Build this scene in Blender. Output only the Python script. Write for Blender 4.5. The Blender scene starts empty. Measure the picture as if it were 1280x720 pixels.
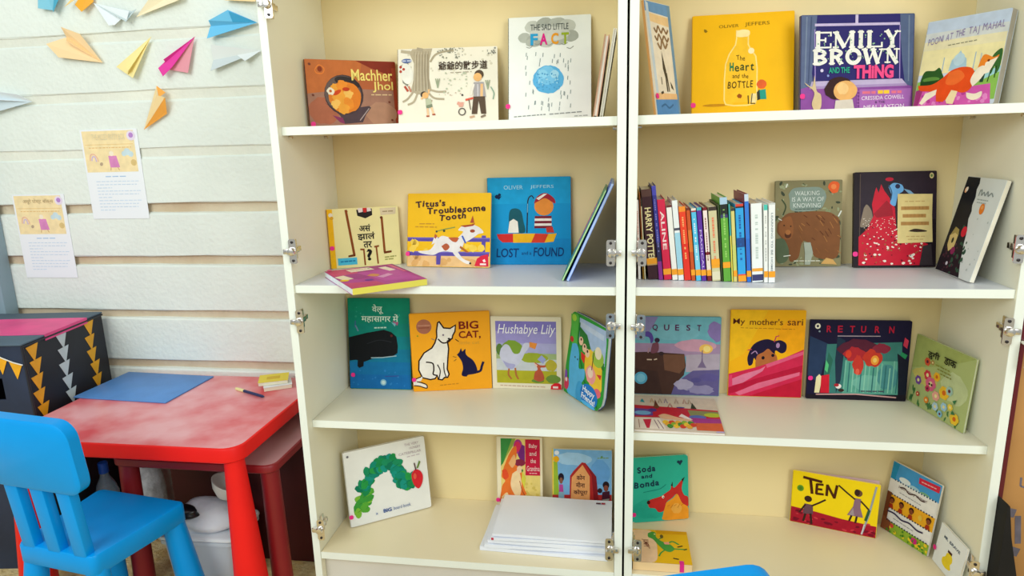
import bpy, bmesh, math, random
from mathutils import Vector, Matrix
from mathutils.geometry import tessellate_polygon

SC = bpy.context.scene
COL = SC.collection
PI = math.pi
R = math.radians

# ---------------------------------------------------------------- camera, world, lights, exposure
cd = bpy.data.cameras.new('camera'); cam = bpy.data.objects.new('camera', cd); COL.objects.link(cam)
cd.sensor_width = 36.0; cd.lens = 824.19 / 1280 * 36.0; cd.clip_start = 0.02
_rt = Vector((0.98836, 0.14966, -0.02728)); _up = Vector((-0.00612, 0.21827, 0.97587)); _fw = Vector((-0.15200, 0.96434, -0.21665))
cam.matrix_world = Matrix(((_rt.x, _up.x, -_fw.x, -0.02626), (_rt.y, _up.y, -_fw.y, -1.38925), (_rt.z, _up.z, -_fw.z, 1.19072), (0, 0, 0, 1)))
SC.camera = cam

w = bpy.data.worlds.new('daylight'); SC.world = w; w.use_nodes = True
bg = w.node_tree.nodes['Background']; bg.inputs[0].default_value = (0.94, 1.0, 0.99, 1); bg.inputs[1].default_value = 0.42

def area(name, loc, target, sx, sy, power, col):
    l = bpy.data.lights.new(name, 'AREA'); l.shape = 'RECTANGLE'; l.size = sx; l.size_y = sy; l.energy = power; l.color = col
    o = bpy.data.objects.new(name, l); COL.objects.link(o); o.location = loc
    o.rotation_euler = (Vector(target) - Vector(loc)).to_track_quat('-Z', 'Y').to_euler()
area('window_light', (-1.6, -2.9, 2.4), (-0.1, 0.2, 0.85), 2.2, 1.5, 58, (0.93, 1.0, 0.97))
area('right_fill', (1.6, -2.4, 2.1), (-0.6, 0.2, 0.75), 1.2, 1.8, 40, (0.96, 1.0, 0.97))  # fill added from the right to lift the left inner panels
area('overhead_fill', (-1.45, -1.05, 2.8), (-1.2, -0.1, 0.4), 1.2, 0.8, 9, (0.97, 1.0, 0.97))  # overhead fill added to brighten the tabletop and chair seat

SC.view_settings.view_transform = 'Standard'; SC.view_settings.look = 'None'
SC.view_settings.gamma = 1.0; SC.view_settings.use_curve_mapping = False
SC.view_settings.exposure = 0.0

# ---------------------------------------------------------------- materials
def lin(h):
    h = h.lstrip('#')
    o = []
    for i in (0, 2, 4):
        c = int(h[i:i+2], 16) / 255
        o.append(c / 12.92 if c <= 0.04045 else ((c + 0.055) / 1.055) ** 2.4)
    return o
_M = {}
def mat(h, rough=0.45, metal=0.0, noise=0.0, scale=8.0, bump=0.0, bscale=60.0, stretch=None, h2=None, trans=0.0, coat=0.0, spec=0.4):
    key = (spec, h, rough, metal, noise, scale, bump, bscale, stretch, h2, trans, coat)
    if key in _M: return _M[key]
    m = bpy.data.materials.new('paint_' + h.lstrip('#').lower()); m.use_nodes = True
    nt = m.node_tree; b = nt.nodes['Principled BSDF']
    c = lin(h)
    b.inputs['Base Color'].default_value = (*c, 1); b.inputs['Roughness'].default_value = rough; b.inputs['Specular IOR Level'].default_value = spec; b.inputs['Metallic'].default_value = metal
    if trans: b.inputs['Transmission Weight'].default_value = trans
    if coat: b.inputs['Coat Weight'].default_value = coat
    if noise or bump or h2:
        tc = nt.nodes.new('ShaderNodeTexCoord'); mp = nt.nodes.new('ShaderNodeMapping')
        if stretch: mp.inputs['Scale'].default_value = stretch
        nt.links.new(tc.outputs['Object'], mp.inputs['Vector'])
    if noise or h2:
        n = nt.nodes.new('ShaderNodeTexNoise'); n.inputs['Scale'].default_value = scale; n.inputs['Detail'].default_value = 4
        nt.links.new(mp.outputs[0], n.inputs['Vector'])
        r = nt.nodes.new('ShaderNodeValToRGB')
        r.color_ramp.elements[0].position = 0.35; r.color_ramp.elements[1].position = 0.65
        ca = [x * (1 - noise) for x in c]; cb = lin(h2) if h2 else [min(1, x * (1 + noise)) for x in c]
        r.color_ramp.elements[0].color = (*(ca if not h2 else c), 1); r.color_ramp.elements[1].color = (*cb, 1)
        nt.links.new(n.outputs['Fac'], r.inputs[0]); nt.links.new(r.outputs[0], b.inputs['Base Color'])
    if bump:
        n2 = nt.nodes.new('ShaderNodeTexNoise'); n2.inputs['Scale'].default_value = bscale; n2.inputs['Detail'].default_value = 5
        nt.links.new(mp.outputs[0], n2.inputs['Vector'])
        bp = nt.nodes.new('ShaderNodeBump'); bp.inputs['Strength'].default_value = bump; bp.inputs['Distance'].default_value = 0.01
        nt.links.new(n2.outputs['Fac'], bp.inputs['Height']); nt.links.new(bp.outputs[0], b.inputs['Normal'])
    _M[key] = m
    return m

# ---------------------------------------------------------------- mesh helpers
class MB:
    """collects geometry with one material per face and links it as one mesh object"""
    def __init__(s): s.v = []; s.f = []; s.mi = []; s.mats = []; s.sm = []
    def mid(s, m):
        if m not in s.mats: s.mats.append(m)
        return s.mats.index(m)
    def add(s, vs, fs, m, smooth=False):
        o = len(s.v); k = s.mid(m); s.v += [tuple(x) for x in vs]
        for f in fs: s.f.append([i + o for i in f]); s.mi.append(k); s.sm.append(smooth)
    def bm(s, bmx, m, smooth=False):
        bmx.verts.ensure_lookup_table(); bmx.verts.index_update()
        s.add([v.co.copy() for v in bmx.verts], [[v.index for v in f.verts] for f in bmx.faces], m, smooth); bmx.free()
    def box(s, lo, hi, m, bevel=0.0, seg=2, mtx=None):
        b = bmesh.new(); bmesh.ops.create_cube(b, size=1.0)
        c = [(a + d) / 2 for a, d in zip(lo, hi)]; d = [abs(d - a) for a, d in zip(lo, hi)]
        for v in b.verts: v.co = Vector((v.co.x * d[0] + c[0], v.co.y * d[1] + c[1], v.co.z * d[2] + c[2]))
        if bevel: bmesh.ops.bevel(b, geom=list(b.edges), offset=bevel, segments=seg, affect='EDGES', profile=0.5)
        if mtx: bmesh.ops.transform(b, matrix=mtx, verts=b.verts)
        s.bm(b, m, bevel > 0 and seg > 1)
    def prism(s, pts, y0, y1, m, m_side=None):
        """outline in x,z (counter-clockwise seen from -y) extruded from y0 (front) to y1 (back)"""
        n = len(pts)
        vs = [(x, y0, z) for x, z in pts] + [(x, y1, z) for x, z in pts]
        tri = tessellate_polygon([[Vector((x, z, 0)) for x, z in pts]])
        s.add(vs, [orient(pts, t) for t in tri], m)
        s.add(vs, [[i + n for i in reversed(orient(pts, t))] for t in tri], m)
        s.add(vs, [[i, i + n, (i + 1) % n + n, (i + 1) % n] for i in range(n)], m_side or m)
    def tube(s, pts, rad, m, n=10):
        rs = rad if isinstance(rad, (list, tuple)) else [rad] * len(pts)
        vs = []; fs = []
        P = [Vector(p) for p in pts]
        for i, p in enumerate(P):
            t = (P[min(i + 1, len(P) - 1)] - P[max(i - 1, 0)]).normalized()
            a = t.orthogonal().normalized() if abs(t.z) > .99 else t.cross(Vector((0, 0, 1))).normalized()
            c = t.cross(a)
            for k in range(n): vs.append(p + rs[i] * (math.cos(2 * PI * k / n) * a + math.sin(2 * PI * k / n) * c))
        for i in range(len(P) - 1):
            for k in range(n): fs.append([i * n + k, i * n + (k + 1) % n, (i + 1) * n + (k + 1) % n, (i + 1) * n + k])
        fs.append(list(range(n))[::-1]); fs.append([(len(P) - 1) * n + k for k in range(n)])
        s.add(vs, fs, m, True)
    def lathe(s, prof, m, n=24, mtx=None):
        vs = []; fs = []
        for r, z in prof:
            for k in range(n): vs.append(Vector((r * math.cos(2 * PI * k / n), r * math.sin(2 * PI * k / n), z)))
        for i in range(len(prof) - 1):
            for k in range(n): fs.append([i * n + k, i * n + (k + 1) % n, (i + 1) * n + (k + 1) % n, (i + 1) * n + k])
        fs.append(list(range(n))[::-1]); fs.append([(len(prof) - 1) * n + k for k in range(n)])
        if mtx: vs = [mtx @ v for v in vs]
        s.add(vs, fs, m, True)
    def build(s, name, parent=None, **props):
        me = bpy.data.meshes.new(name); me.from_pydata(s.v, [], s.f)
        for m in s.mats: me.materials.append(m)
        me.polygons.foreach_set('material_index', s.mi); me.polygons.foreach_set('use_smooth', s.sm)
        me.update()
        if any(s.sm): me.set_sharp_from_angle(angle=R(40))
        o = bpy.data.objects.new(name, me); COL.objects.link(o)
        if parent: o.parent = parent
        for k, v in props.items(): o[k] = v
        return o
def orient(pts, t):
    (ax, az), (bx, bz), (cx, cz) = (pts[i] for i in t)
    return list(t) if (bx - ax) * (cz - az) - (bz - az) * (cx - ax) > 0 else [t[0], t[2], t[1]]
def thing(name, label, cat, loc=(0, 0, 0), rotz=0.0, group=None):
    o = bpy.data.objects.new(name, None); COL.objects.link(o); o.empty_display_size = 0.05
    o.location = loc; o.rotation_euler = (0, 0, rotz); o['label'] = label; o['category'] = cat
    if group: o['group'] = group
    return o
def tag(o, label, cat, group=None):
    o['label'] = label; o['category'] = cat
    if group: o['group'] = group
    return o
def copy_tree(o, parent=None):
    c = o.copy(); COL.objects.link(c)
    if parent: c.parent = parent
    for ch in list(o.children): copy_tree(ch, c)
    return c
def rrect(x0, z0, x1, z1, r, n=4):
    out = []
    for cx, cz, a0 in ((x1 - r, z0 + r, -90), (x1 - r, z1 - r, 0), (x0 + r, z1 - r, 90), (x0 + r, z0 + r, 180)):
        for k in range(n + 1):
            a = R(a0 + 90 * k / n); out.append((cx + r * math.cos(a), cz + r * math.sin(a)))
    return out

# ---------------------------------------------------------------- printed lettering and pictures
_T = {}; _ASP = {}
def glyphs(text, bold=0.0, shear=0.0):
    """outline of a line of lettering: vertices scaled to a 0..1 box, and faces"""
    key = (text, bold, shear)
    if key in _T: return _T[key]
    c = bpy.data.curves.new('lettering', 'FONT'); c.body = text; c.size = 1; c.resolution_u = 3; c.offset = bold; c.shear = shear; c.align_x = 'CENTER'; c.space_line = 0.9
    o = bpy.data.objects.new('lettering', c); COL.objects.link(o)
    me = bpy.data.meshes.new_from_object(o.evaluated_get(bpy.context.evaluated_depsgraph_get()))
    vs = [(v.co.x, v.co.y) for v in me.vertices]; fs = [list(p.vertices) for p in me.polygons]
    bpy.data.objects.remove(o); bpy.data.curves.remove(c); bpy.data.meshes.remove(me)
    x0 = min(v[0] for v in vs); x1 = max(v[0] for v in vs); y0 = min(v[1] for v in vs); y1 = max(v[1] for v in vs)
    vs = [((x - x0) / (x1 - x0), (y - y0) / (y1 - y0)) for x, y in vs]
    _ASP[key] = (x1 - x0, y0, y1)
    _T[key] = (vs, fs)
    return _T[key]

class Print:
    """flat printed shapes on a sheet of size w x h; u to the right, v down from the top, both 0..1"""
    def __init__(s, w, h, mb, rough=0.4, clip=True):
        s.w, s.h, s.mb, s.rough, s.k, s.clip = w, h, mb, rough, 0, clip
    def M(s, c): return mat(c, s.rough, spec=0.1, noise=0.06, scale=45)
    def pos(s, u, v):
        if s.clip: u = min(max(u, 0.004), 0.996); v = min(max(v, 0.004), 0.996)
        return (u - 0.5) * s.w, (1 - v) * s.h
    def lay(s): s.k += 1; return -(0.00018 + 0.000022 * s.k)
    def P(s, c, pts, y=None):
        q = [s.pos(u, v) for u, v in pts]; y = s.lay() if y is None else y
        tri = tessellate_polygon([[Vector((x, z, 0)) for x, z in q]])
        s.mb.add([(x, y, z) for x, z in q], [orient(q, t) for t in tri], s.M(c))
    def Rc(s, c, u0, v0, u1, v1): s.P(c, [(u0, v0), (u1, v0), (u1, v1), (u0, v1)])
    def E(s, c, u, v, ru, rv=None, rot=0, n=20, wob=0, seed=0, y=None):
        rv = ru * s.w / s.h if rv is None else rv
        rnd = random.Random(seed); pts = []; cr, sr = math.cos(R(rot)), math.sin(R(rot))
        for k in range(n):
            a = 2 * PI * k / n; f = 1 + wob * rnd.uniform(-1, 1)
            x, z = ru * s.w * math.cos(a) * f, rv * s.h * math.sin(a) * f
            pts.append((u + (x * cr - z * sr) / s.w, v - (x * sr + z * cr) / s.h))
        s.P(c, pts, y)
    def S(s, c, wd, pts, y=None, closed=False):
        """stroke; width is a share of the sheet's width"""
        q = [Vector(s.pos(u, v)) for u, v in pts]
        q = [p for i, p in enumerate(q) if i == 0 or (p - q[i - 1]).length > 1e-5]
        if closed: q.append(q[0])
        if len(q) < 2: return
        y = s.lay() if y is None else y; hw = wd * s.w / 2; vs = []; fs = []
        for i, p in enumerate(q):
            a = q[i - 1] if i else (q[-2] if closed else None); b = q[i + 1] if i < len(q) - 1 else (q[1] if closed else None)
            d0 = (p - a).normalized() if a is not None else (b - p).normalized(); d1 = (b - p).normalized() if b is not None else d0
            n = Vector((-d0.y - d1.y, d0.x + d1.x)); n = n.normalized() if n.length > 1e-3 else Vector((-d0.y, d0.x))
            n *= min(1.6, 1 / max(.4, n.dot(Vector((-d0.y, d0.x))))) * hw
            e = (d0 * -hw * .4 if a is None else d1 * hw * .4 if b is None else Vector((0, 0)))
            if a is not None and b is None: e = d0 * hw * .4
            vs += [p - n + e, p + n + e]
        for i in range(len(q) - 1): fs.append([2 * i, 2 * i + 2, 2 * i + 3, 2 * i + 1])
        s.mb.add([(p.x, y, p.y) for p in vs], fs, s.M(c)); return
    def curve(s, pts, n=8):
        """smooth line through points"""
        out = []; q = [pts[0]] + list(pts) + [pts[-1]]
        for i in range(1, len(q) - 2):
            for k in range(n):
                t = k / n; p0, p1, p2, p3 = q[i - 1:i + 3]
                out.append(tuple(0.5 * (2 * b + (c - a) * t + (2 * a - 5 * b + 4 * c - d) * t * t + (3 * b - a - 3 * c + d) * t ** 3) for a, b, c, d in zip(p0, p1, p2, p3)))
        out.append(pts[-1]); return out
    def blob(s, c, pts):
        s.P(c, s.curve(list(pts) + [pts[0]], 5)[:-1])
    def T(s, c, text, u0, v0, u1, v1, bold=0.0, rot=0, shear=0.0):
        vs, fs = glyphs(text, bold, shear); y = s.lay()
        cx, cz = s.pos((u0 + u1) / 2, (v0 + v1) / 2); W = (u1 - u0) * s.w; H = (v1 - v0) * s.h; cr, sr = math.cos(R(rot)), math.sin(R(rot))
        out = []
        for a, b in vs:
            x, z = (a - .5) * W, (b - .5) * H
            out.append((cx + x * cr - z * sr, y, cz + x * sr + z * cr))
        s.mb.add(out, fs, s.M(c))
    def D(s, c, u0, v0, u1, v1, wd=0.012, seed=1, dash=0.05):
        """a line of lettering too small to read"""
        rnd = random.Random(seed); y = s.lay(); t = 0.0; L = math.hypot(u1 - u0, v1 - v0)
        while t < L - 0.01:
            e = min(L, t + rnd.uniform(.5, 1.3) * dash)
            f = lambda q: (u0 + (u1 - u0) * q / L, v0 + (v1 - v0) * q / L)
            s.S(c, wd, [f(t), f(e)], y); t = e + dash * .35
    def dots(s, c, u0, v0, u1, v1, n, r0, r1, seed=1, asp=1.0, rot=0):
        rnd = random.Random(seed); y0 = s.lay(); s.k += 4
        for i in range(n):
            r = rnd.uniform(r0, r1); y = y0 - (i % 8) * 1.1e-5
            s.E(c, rnd.uniform(u0, u1), rnd.uniform(v0, v1), r, r * s.w / s.h * asp, rnd.uniform(-rot, rot), 7, 0.2, i, y)

    def wob(s, c, text, pts, cap, bold=.02, jit=5, gap=.12, seed=1, add=None):
        """hand lettering: letters of natural width following a line from pts[0] to pts[1]; cap: capital height as a share of the sheet's height"""
        rnd = random.Random(seed); (ua, va), (ub, vb) = pts; H = cap * s.h / .73; adv = []
        for ch in text:
            if ch == ' ': adv.append((.3, 0, 0)); continue
            glyphs(ch, bold); adv.append(_ASP[(ch, bold, 0.0)])
        tot = sum(a[0] + gap for a in adv) - gap; k = (ub - ua) * s.w / tot; t = 0
        for ch, (wd, y0, y1) in zip(text, adv):
            if ch != ' ':
                f = (t + wd / 2) / tot; u = ua + (ub - ua) * f; vb_ = va + (vb - va) * f + rnd.uniform(-1, 1) * cap * .06
                a = (c, ch, u - wd * k / s.w / 2, vb_ - y1 * H / s.h, u + wd * k / s.w / 2, vb_ - y0 * H / s.h); kw = dict(bold=bold, rot=rnd.uniform(-jit, jit))
                (add or s.T)(*a, **kw)
            t += wd + gap

# ---------------------------------------------------------------- the room
YW = 0.475                                                    # front of the wall slabs
DC = 0.288                                                    # depth of the bookcases
Z1, Z2, Z3, Z4 = 1.2357, 0.8802, 0.5371, 0.1901               # shelf tops
wall_m = mat('#e6ede6', 0.7, noise=0.03, scale=5, bump=0.28, bscale=70)
groove_m = mat('#e4e6da', 0.8, noise=0.05, scale=7, bump=0.3, bscale=60)
groove_low = mat('#c9b497', 0.8, noise=0.15, scale=5, bump=0.3, bscale=60, h2='#dccfb6')  # brown of dust and of groove shade, both put into the colour
def wall():
    mb = MB(); xa, xb = -3.3, 2.2
    gs = [(1.872, 1.850), (1.704, 1.682), (1.537, 1.514), (1.369, 1.345), (1.201, 1.178), (1.034, 1.008), (0.868, 0.843), (0.691, 0.668), (0.523, 0.497)]
    prof = [(YW, 2.05)]; kinds = []
    for top, bot in gs:
        dp_ = .0045 if top > 1.1 else .014
        prof += [(YW, top + .003), (YW + .003, top)]; kinds += [0, 0]
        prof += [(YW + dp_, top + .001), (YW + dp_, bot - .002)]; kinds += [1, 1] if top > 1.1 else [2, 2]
        prof += [(YW + .004, bot - .004), (YW, bot - .009)]; kinds += [0, 0]
    prof += [(YW, 0.0)]; kinds += [0]
    n = 60; rnd = random.Random(4)
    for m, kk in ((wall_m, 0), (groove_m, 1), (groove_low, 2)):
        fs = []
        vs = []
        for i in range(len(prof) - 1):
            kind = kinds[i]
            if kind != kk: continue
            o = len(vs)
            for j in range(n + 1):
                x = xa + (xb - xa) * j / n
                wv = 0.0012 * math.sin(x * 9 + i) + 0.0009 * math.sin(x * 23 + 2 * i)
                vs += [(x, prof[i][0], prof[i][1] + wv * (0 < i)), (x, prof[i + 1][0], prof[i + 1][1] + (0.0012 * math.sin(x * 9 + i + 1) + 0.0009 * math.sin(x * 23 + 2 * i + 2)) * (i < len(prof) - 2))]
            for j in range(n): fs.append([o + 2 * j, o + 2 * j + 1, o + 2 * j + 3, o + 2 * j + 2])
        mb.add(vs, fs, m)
    mb.add([(xa, YW + .06, 0), (xb, YW + .06, 0), (xb, YW + .06, 2.05), (xa, YW + .06, 2.05)], [[3, 2, 1, 0]], wall_m)
    mb.add([(xa, YW, 2.05), (xb, YW, 2.05), (xb, YW + .06, 2.05), (xa, YW + .06, 2.05)], [[0, 1, 2, 3]], wall_m)
    o = mb.build('wall_back'); o['kind'] = 'structure'
    return o
wall()
f = MB(); f.box((-3.3, -3.2, -0.04), (2.2, YW + .06, 0), mat('#d6b676', 0.85, noise=0.22, scale=26, bump=0.8, bscale=90, h2='#efdca6'))
f.build('floor')['kind'] = 'structure'
p = MB(); p.box((-2.06, YW - .05, 0.0), (-1.99, YW - .001, 2.0), mat('#8fa6b2', .5, noise=.12, scale=5, stretch=(1, 1, .1)), .004)
p.build('trim_1')['kind'] = 'structure'

# ---------------------------------------------------------------- bookcases
lam = mat('#f2efd9', 0.4, noise=0.02, scale=3)
lam_grey = mat('#dfe3ea', 0.33, noise=0.02, scale=3); lam_white = mat('#ebe6d0', 0.33, noise=0.02, scale=3)
lam_shelf = mat('#eddfbc', 0.33, noise=0.02, scale=3)
lam_back = mat('#f0dca8', 0.5, noise=0.025, scale=2)
lam_edge = mat('#f0f4ea', 0.4, noise=0.02, scale=6)
steel = mat('#e4dfd9', 0.24, metal=1.0); steel_dark = mat('#3a3536', 0.4, metal=0.6)
T_ = 0.018; WO = 0.77; GAP = 0.005; HT = 1.63
def hinge(parent, x, z, s):
    """x: inner face of the panel, s: direction into the bookcase"""
    mb = MB(); a, b = sorted((x + s * .003, x + s * .021))
    pl = rrect(a, z - .028, b, z + .028, .005)
    mb.prism(pl, -.010, -.0075, steel)
    o = mb.build('hinge', parent)
    m = MB(); cx = (a + b) / 2
    m.lathe([(.0095, 0), (.0095, .004), (.0075, .008), (.003, .009)], steel, 16, Matrix.Translation((cx - s * .002, -.010, z)) @ Matrix.Rotation(R(90), 4, 'X'))
    m.build('hinge_cup', o)
    m = MB(); lo, hi = sorted((x - s * .010, x + s * .012))
    m.box((lo, -.014, z - .006), (hi, -.004, z + .006), steel, .002)
    lo, hi = sorted((x + s * .0005, x + s * .011)); m.box((lo, -.006, z - .007), (hi, .026, z + .007), steel, .002)
    lo, hi = sorted((x + s * .0003, x + s * .004)); m.box((lo, .012, z - .023), (hi, .030, z + .023), steel, .0015)
    lo, hi = sorted((x + s * .0003, x + s * .007)); m.box((lo, .030, z - .006), (hi, .044, z + .006), steel, .0015)
    m.build('hinge_arm', o)
    for dz in (-.021, .021):
        q = MB(); q.lathe([(.0032, 0), (.0032, .0012), (.0018, .0016)], steel_dark, 12, Matrix.Translation((cx, -.010, z + dz)) @ Matrix.Rotation(R(90), 4, 'X'))
        q.build('screw', o)
    return o
def bookcase(label, xa, left_h, right_h):
    xb = xa + WO; xm = (xa + xb) / 2
    t = thing('bookcase', label, 'bookcase', (xm, DC / 2, 0), 0, 'open bookcases standing side by side')
    off = Vector((-xm, -DC / 2, 0))
    def fix(o): o.location = off; return o
    def part(name, lo, hi, m, bevel=.0012):
        mb = MB(); mb.box(lo, hi, m, bevel, 1); return fix(mb.build(name, t))
    for a, b in ((xa, xa + T_), (xb - T_, xb)):
        mb = MB(); mb.box((a, .0012, 0), (b, DC, HT), lam, .0008, 1); mb.box((a, 0, 0), (b, .0012, HT), lam_edge)
        fix(mb.build('side_panel', t))
    part('back_panel', (xa + .0005, DC + .0001, .05), (xb - .0005, DC + .006, HT), lam_back, 0)
    part('top_panel', (xa + T_ + .0003, .002, HT - T_), (xb - T_ - .0003, DC, HT), lam)
    part('plinth', (xa + T_ + .0003, .022, 0), (xb - T_ - .0003, .036, Z4 - T_ - .0005), mat('#d9d4cc', .5, noise=.03))
    for z, r in ((Z1, .018), (Z2, .006), (Z3, .026), (Z4, .002)):
        mb = MB(); mb.box((xa + T_ + .0004, r + .0012, z - T_), (xb - T_ - .0004, DC - .0005, z), {Z2: lam_grey, Z3: lam_white}.get(z, lam_shelf), .0008, 1)
        mb.box((xa + T_ + .0004, r, z - T_), (xb - T_ - .0004, r + .0012, z), lam_edge)
        s = fix(mb.build('shelf', t))
        if z in (Z1, Z3):
            for px, sg in ((xa + T_, 1), (xb - T_, -1)):
                for py in (r + .03, DC - .05):
                    q = MB(); q.tube([(px + sg * .0003, py, z - T_ - .004), (px + sg * .009, py, z - T_ - .004)], .0035, steel, 8)
                    q.build('shelf_pin', s)
    for z in left_h: fix(hinge(t, xa + T_, z, 1))
    for z in right_h: fix(hinge(t, xb - T_, z, -1))
    return t
XL = -GAP / 2 - WO; XR = GAP / 2
bookcase('cream laminate open bookcase on the left, beside the red table', XL, (1.485, .962, .797, .260), (.957, .798, .258))
bookcase('cream laminate open bookcase on the right, holding the row of upright spines', XR, (.957, .796, .260), (.963, .799, .260))

# ---------------------------------------------------------------- red table, blue chairs, low red table
red = mat('#f0201c', 0.42, noise=0.05, scale=5, spec=0.2); red_glare = mat('#e0565e', 0.28, noise=0.0, scale=7, h2='#f0aeb4')  # tabletop's pale pink: glare and scuffs painted into the colour
def rounded_slab(mb, x0, y0, x1, y1, z0, z1, r, m, mt):
    pts = rrect(x0, y0, x1, y1, r, 6); n = len(pts); e = .006
    def ring(s, z): 
        cx, cy = (x0 + x1) / 2, (y0 + y1) / 2
        return [(cx + (x - cx) * (1 - s * 2 / (x1 - x0)), cy + (y - cy) * (1 - s * 2 / (y1 - y0)), z) for x, y in pts]
    vs = ring(.004, z0) + ring(0, z0 + .004) + ring(0, z1 - e) + ring(e * .3, z1 - e * .3) + ring(e, z1)
    fs = [[k * n + i, k * n + (i + 1) % n, (k + 1) * n + (i + 1) % n, (k + 1) * n + i] for k in range(4) for i in range(n)]
    fs.append(list(range(n))[::-1]); mb.add(vs, fs, m, True)
    mb.add(ring(e, z1), [list(range(n))], mt)
def cone_leg(mb, top, bot, r0, r1, m):
    mb.tube([Vector(top).lerp(Vector(bot), k / 6) for k in range(7)], [r0 + (r1 - r0) * k / 6 for k in range(7)], m, 18)
def red_table():
    cx, cy = -1.2625, 0.213
    t = thing('play_table', 'red plastic children\'s table against the wall with blue folder on top', 'table', (cx, cy, 0))
    mb = MB(); rounded_slab(mb, -.3375, -.25, .3375, .25, .44, .48, .045, red, red_glare); mb.build('tabletop', t)
    for sx in (-1, 1):
        for sy in (-1, 1):
            m = MB(); cone_leg(m, (sx * .3045, sy * .215, .445), (sx * .3195, sy * .225, 0), .024, .047, red); m.build('leg', t)
red_table()
dred = mat('#8a1c22', 0.4, noise=0.08, scale=6)
def low_table():
    cx, cy = -1.115, 0.204
    t = thing('low_table', 'dull red low table pushed underneath the red play table', 'table', (cx, cy, 0))
    mb = MB(); rounded_slab(mb, -.235, -.164, .235, .164, .375, .398, .03, dred, mat('#b98f90', .3, noise=.06, scale=7)); mb.build('tabletop', t)  # greyish pink top: a glancing reflection put into its colour
    for sx in (-1, 1):
        for sy in (-1, 1):
            m = MB(); cone_leg(m, (sx * .205, sy * .132, .377), (sx * .21, sy * .136, 0), .024, .028, dred); m.build('leg', t)
    m = MB(); m.box((-.20, .013, .0), (.23, .025, .3745), mat('#4a1218', .5, noise=.2, scale=5), .002); m.build('front_panel', t)
low_table()
blue = mat('#009aec', 0.35, noise=0.03, scale=6, spec=0.2)
def chair(label, loc, rz):
    t = thing('toddler_chair', label, 'chair', loc, rz, 'blue plastic toddler chairs')
    # seat: trapezoid slab with a rounded front
    mb = MB(); pts = [(-.115, -.125), (.115, -.125), (.140, .125), (-.140, .125)]
    def ring(ins, z):
        out = []
        for (x, y), nx in zip(pts, (0, 1, 2, 3)):
            for k in range(4):
                a = R({0: 180, 1: 270, 2: 0, 3: 90}[nx] + 30 * k); rr = .018
                bx = x - math.copysign(rr, x); by = y - math.copysign(rr, y)
                out.append((bx + (rr - ins) * math.cos(a), by + (rr - ins) * math.sin(a), z))
        return out
    n = 16; vs = ring(.003, .268) + ring(0, .272) + ring(0, .312) + ring(.003, .317) + ring(.008, .318)
    fs = [[k * n + i, k * n + (i + 1) % n, (k + 1) * n + (i + 1) % n, (k + 1) * n + i] for k in range(4) for i in range(n)]
    fs += [list(range(n))[::-1], [4 * n + i for i in range(n)]]
    mb.add(vs, fs, blue, True); mb.build('seat', t)
    # backrest board, leaning slightly back
    mb = MB(); q = rrect(-.150, .485, .150, .655, .038, 6); c = Vector((0, -.118, .57))
    def bring(ins, y): return [Vector((x * (1 - ins / .15), y, .57 + (z - .57) * (1 - ins / .085))) for x, z in q]
    rings = [bring(.006, -.136), bring(0, -.131), bring(0, -.107), bring(.006, -.102)]; n = len(q)
    vs = [v for r_ in rings for v in r_]
    fs = [[k * n + i, (k + 1) * n + i, (k + 1) * n + (i + 1) % n, k * n + (i + 1) % n] for k in range(3) for i in range(n)]
    fs += [list(range(n)), [3 * n + i for i in range(n)][::-1]]
    tilt = Matrix.Translation((0, -.105, .318)) @ Matrix.Rotation(R(5), 4, 'X') @ Matrix.Translation((0, .105, -.318))
    mb.add([tilt @ v for v in vs], fs, blue, True); mb.build('backrest', t)
    for x in (-.076, 0, .076):
        m = MB(); m.box((x - .020, -.124, .31), (x + .020, -.100, .50), blue, .005, 2, tilt); m.build('slat', t)
    for sx in (-1, 1):
        m = MB(); cone_leg(m, (sx * .112, .100, .275), (sx * .142, .118, 0), .026, .036, blue); m.build('leg', t)
        m = MB(); cone_leg(m, (sx * .092, -.100, .275), (sx * .116, -.13, 0), .024, .034, blue); m.build('leg', t)
    return t
ch = chair('blue plastic toddler chair drawn up to the red table', (-1.255, -.115, 0), R(-8))
c2 = copy_tree(ch); c2.location = (-.005, -.512, 0); c2.rotation_euler = (0, 0, R(18)); c2['label'] = 'blue plastic chair of which only the top edge shows, in front of the bookcases'

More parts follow.
